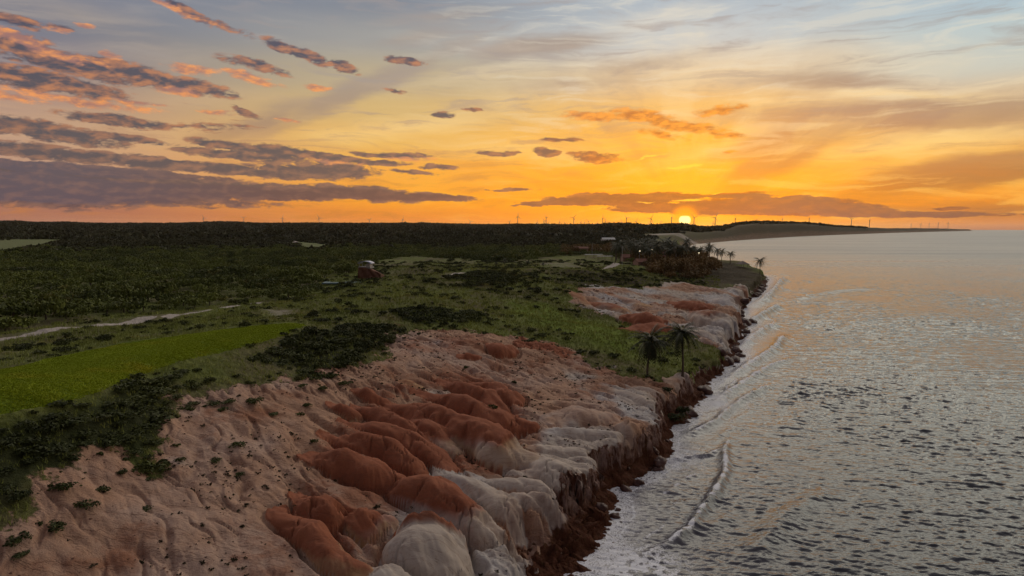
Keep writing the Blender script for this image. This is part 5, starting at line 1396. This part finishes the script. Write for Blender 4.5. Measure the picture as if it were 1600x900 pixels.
# the long heavy banks low over the land, flat below and heaped above
BANK = [(60,283,190,12,2,1.1),(0,300,240,15,1,1.2),(230,296,200,12,2,1.1),(400,301,150,11,2,1.2),(560,304,110,10,2,1.2),(660,309,90,7,1,1.1),(60,262,160,9,3,1.0),(200,268,160,7,3,1.0),
        (950,314,110,10,0,1.3),(1010,309,90,8,2,1.1),(1030,325,100,9,0,1.2),(1120,325,120,12,0,1.4),(1200,322,100,14,0,1.4),(1250,318,55,13,0,1.4),(1300,328,110,8,2,1.2),(1150,307,70,4,0,1.1),(1400,335,150,5,0,1.0),(870,318,80,5,0,.9),(1330,322,45,4,3,1.0)]
fb = field(BANK, P2)
bm = t.mul(t.smooth(t.add(fb, t.mul(t.sub(fine, .5), 1.25)), .08, .32), t.smooth(fb, 0, .12))
bank_c = t.mix(leftness, t.mix(t.smooth(az, -36, -14), lin(86, 80, 102), lin(92, 72, 82)), t.mix(t.smooth(ang, 1.5, .4), t.mix(t.smooth(az, 14, 24), lin(104, 70, 58), lin(118, 88, 80)), lin(196, 104, 26)))
bank_l = t.mix(leftness, lin(168, 124, 110), lin(206, 132, 58))
sky = t.mix(t.mul(bm, .96), sky, t.mix(t.mul(lit, .25), bank_c, bank_l))
# clouds, lit side: orange puffs
WARM = [(35,62,62,10,14,1),(130,40,20,6,4,1),(90,48,22,6,0,.8),(180,88,14,7,0,.8),(110,90,60,10,8,.7),(300,108,50,10,6,.8),(280,142,50,9,6,.8),(400,128,46,7,8,.9),(496,138,34,5,2,1),(380,118,40,8,6,.7),(120,158,130,8,4,.8),(20,152,60,8,6,.7),(210,160,60,5,3,.7),
        (340,175,34,4,2,.8),(446,187,22,4,4,.8),(260,8,100,6,14,.6),(930,182,70,9,6,1),(1000,180,70,14,6,1.1),(1070,196,80,11,9,1.1),(1140,210,40,7,8,1),(1130,173,50,9,-5,.9),(1030,208,40,8,12,.8),(940,246,60,8,2,.8),(640,246,60,6,2,.7),(520,252,60,5,2,.6),(1140,236,20,4,0,.7)]
fw = field(WARM, P1)
densw = t.add(fw, t.mul(t.sub(fine, .5), 1.7))
wm = t.mul(t.smooth(densw, .06, .60), t.smooth(fw, 0, .2))
wc = t.mix(leftness, t.mix(lit, lin(160, 116, 112), lin(236, 156, 94)), t.mix(lit, lin(176, 96, 30), lin(244, 158, 46)))
sky = t.mix(t.mul(wm, .92), sky, wc)
# bright rims where the sun stands behind the bank
RIM = [(1075,314,34,2.5,0,.9),(1110,303,22,2,-12,.8),(1010,315,40,1.5,0,.6),(1060,262,50,4,-4,.8),(1010,246,30,3,-14,.7)]
rm = t.mul(t.smooth(t.add(field(RIM, P1), t.mul(t.sub(fine, .5), 1.2)), .2, .6), .8)
sky = t.mix(rm, sky, lin(255, 214, 70))
# the disc shows under the bank
low = t.smooth(el, SUN_EL + .42, SUN_EL + .22)
sky = t.mix(t.mul(t.smooth(ang, 1.3, .4), .45), sky, lin(255, 190, 40))
disc = t.mul(t.smooth(ang, .54, .34), low)
near_glow = t.mul(t.smooth(ang, 1.5, .35), .80)
sky = t.mix(near_glow, sky, lin(255, 168, 14))
sky = t.mix(disc, sky, (1.9, 1.5, .62))
# physical dusk sky adds its own colour; the ground-side half is dull
nishita = t.n('ShaderNodeTexSky', sky_type='NISHITA'); nishita.sun_disc = False
nishita.sun_elevation = rad(max(SUN_EL, .5)); nishita.sun_rotation = rad(SUN_AZ)
nishita.air_density = 1.0; nishita.dust_density = 1.5
warm_ = t.mul(t.smooth(el, 17.0, 7.0), t.smooth(dy, .2, .6))
sky = t.vec('MULTIPLY', sky, t.mix(warm_, (1.0, .98, .95), (1.04, .95, .80)))
fill_band = t.mul(t.mul(t.smooth(el, 17.5, 24.0), t.smooth(el, 46.0, 16.0)), t.smooth(dy, -.1, .5))
sky = t.vec('MULTIPLY', sky, t.mix(fill_band, (1, 1, 1), (7.2, 6.5, 5.3)))  # unseen sky above the view, brightened to add light on land and sea
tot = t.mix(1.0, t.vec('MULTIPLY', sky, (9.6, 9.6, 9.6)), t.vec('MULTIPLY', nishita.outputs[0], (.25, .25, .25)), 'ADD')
tot = t.mix(t.smooth(el, -.3, -3.0), tot, (1.0, .9, .85))
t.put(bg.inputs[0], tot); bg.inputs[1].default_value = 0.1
sun = bpy.data.lights.new('sun', 'SUN'); sun.energy = 1.2; sun.angle = rad(.5); sun.color = (1.0, .55, .22)
so = bpy.data.objects.new('sun', sun); COL.objects.link(so)
so.rotation_euler = Vector(sd_).to_track_quat('Z', 'Y').to_euler()
so.location = (0, 0, 80)

# ------------------------------------------------------------------ render look
scene.view_settings.view_transform = 'Standard'; scene.view_settings.look = 'None'
scene.view_settings.exposure = 0.0; scene.view_settings.gamma = 1.0
scene.render.engine = 'CYCLES'
scene.cycles.use_denoising = True
scene.cycles.max_bounces = 4; scene.cycles.diffuse_bounces = 2; scene.cycles.glossy_bounces = 2; scene.cycles.transmission_bounces = 1; scene.cycles.volume_bounces = 0; scene.cycles.transparent_max_bounces = 4
scene.cycles.caustics_reflective = False; scene.cycles.caustics_refractive = False
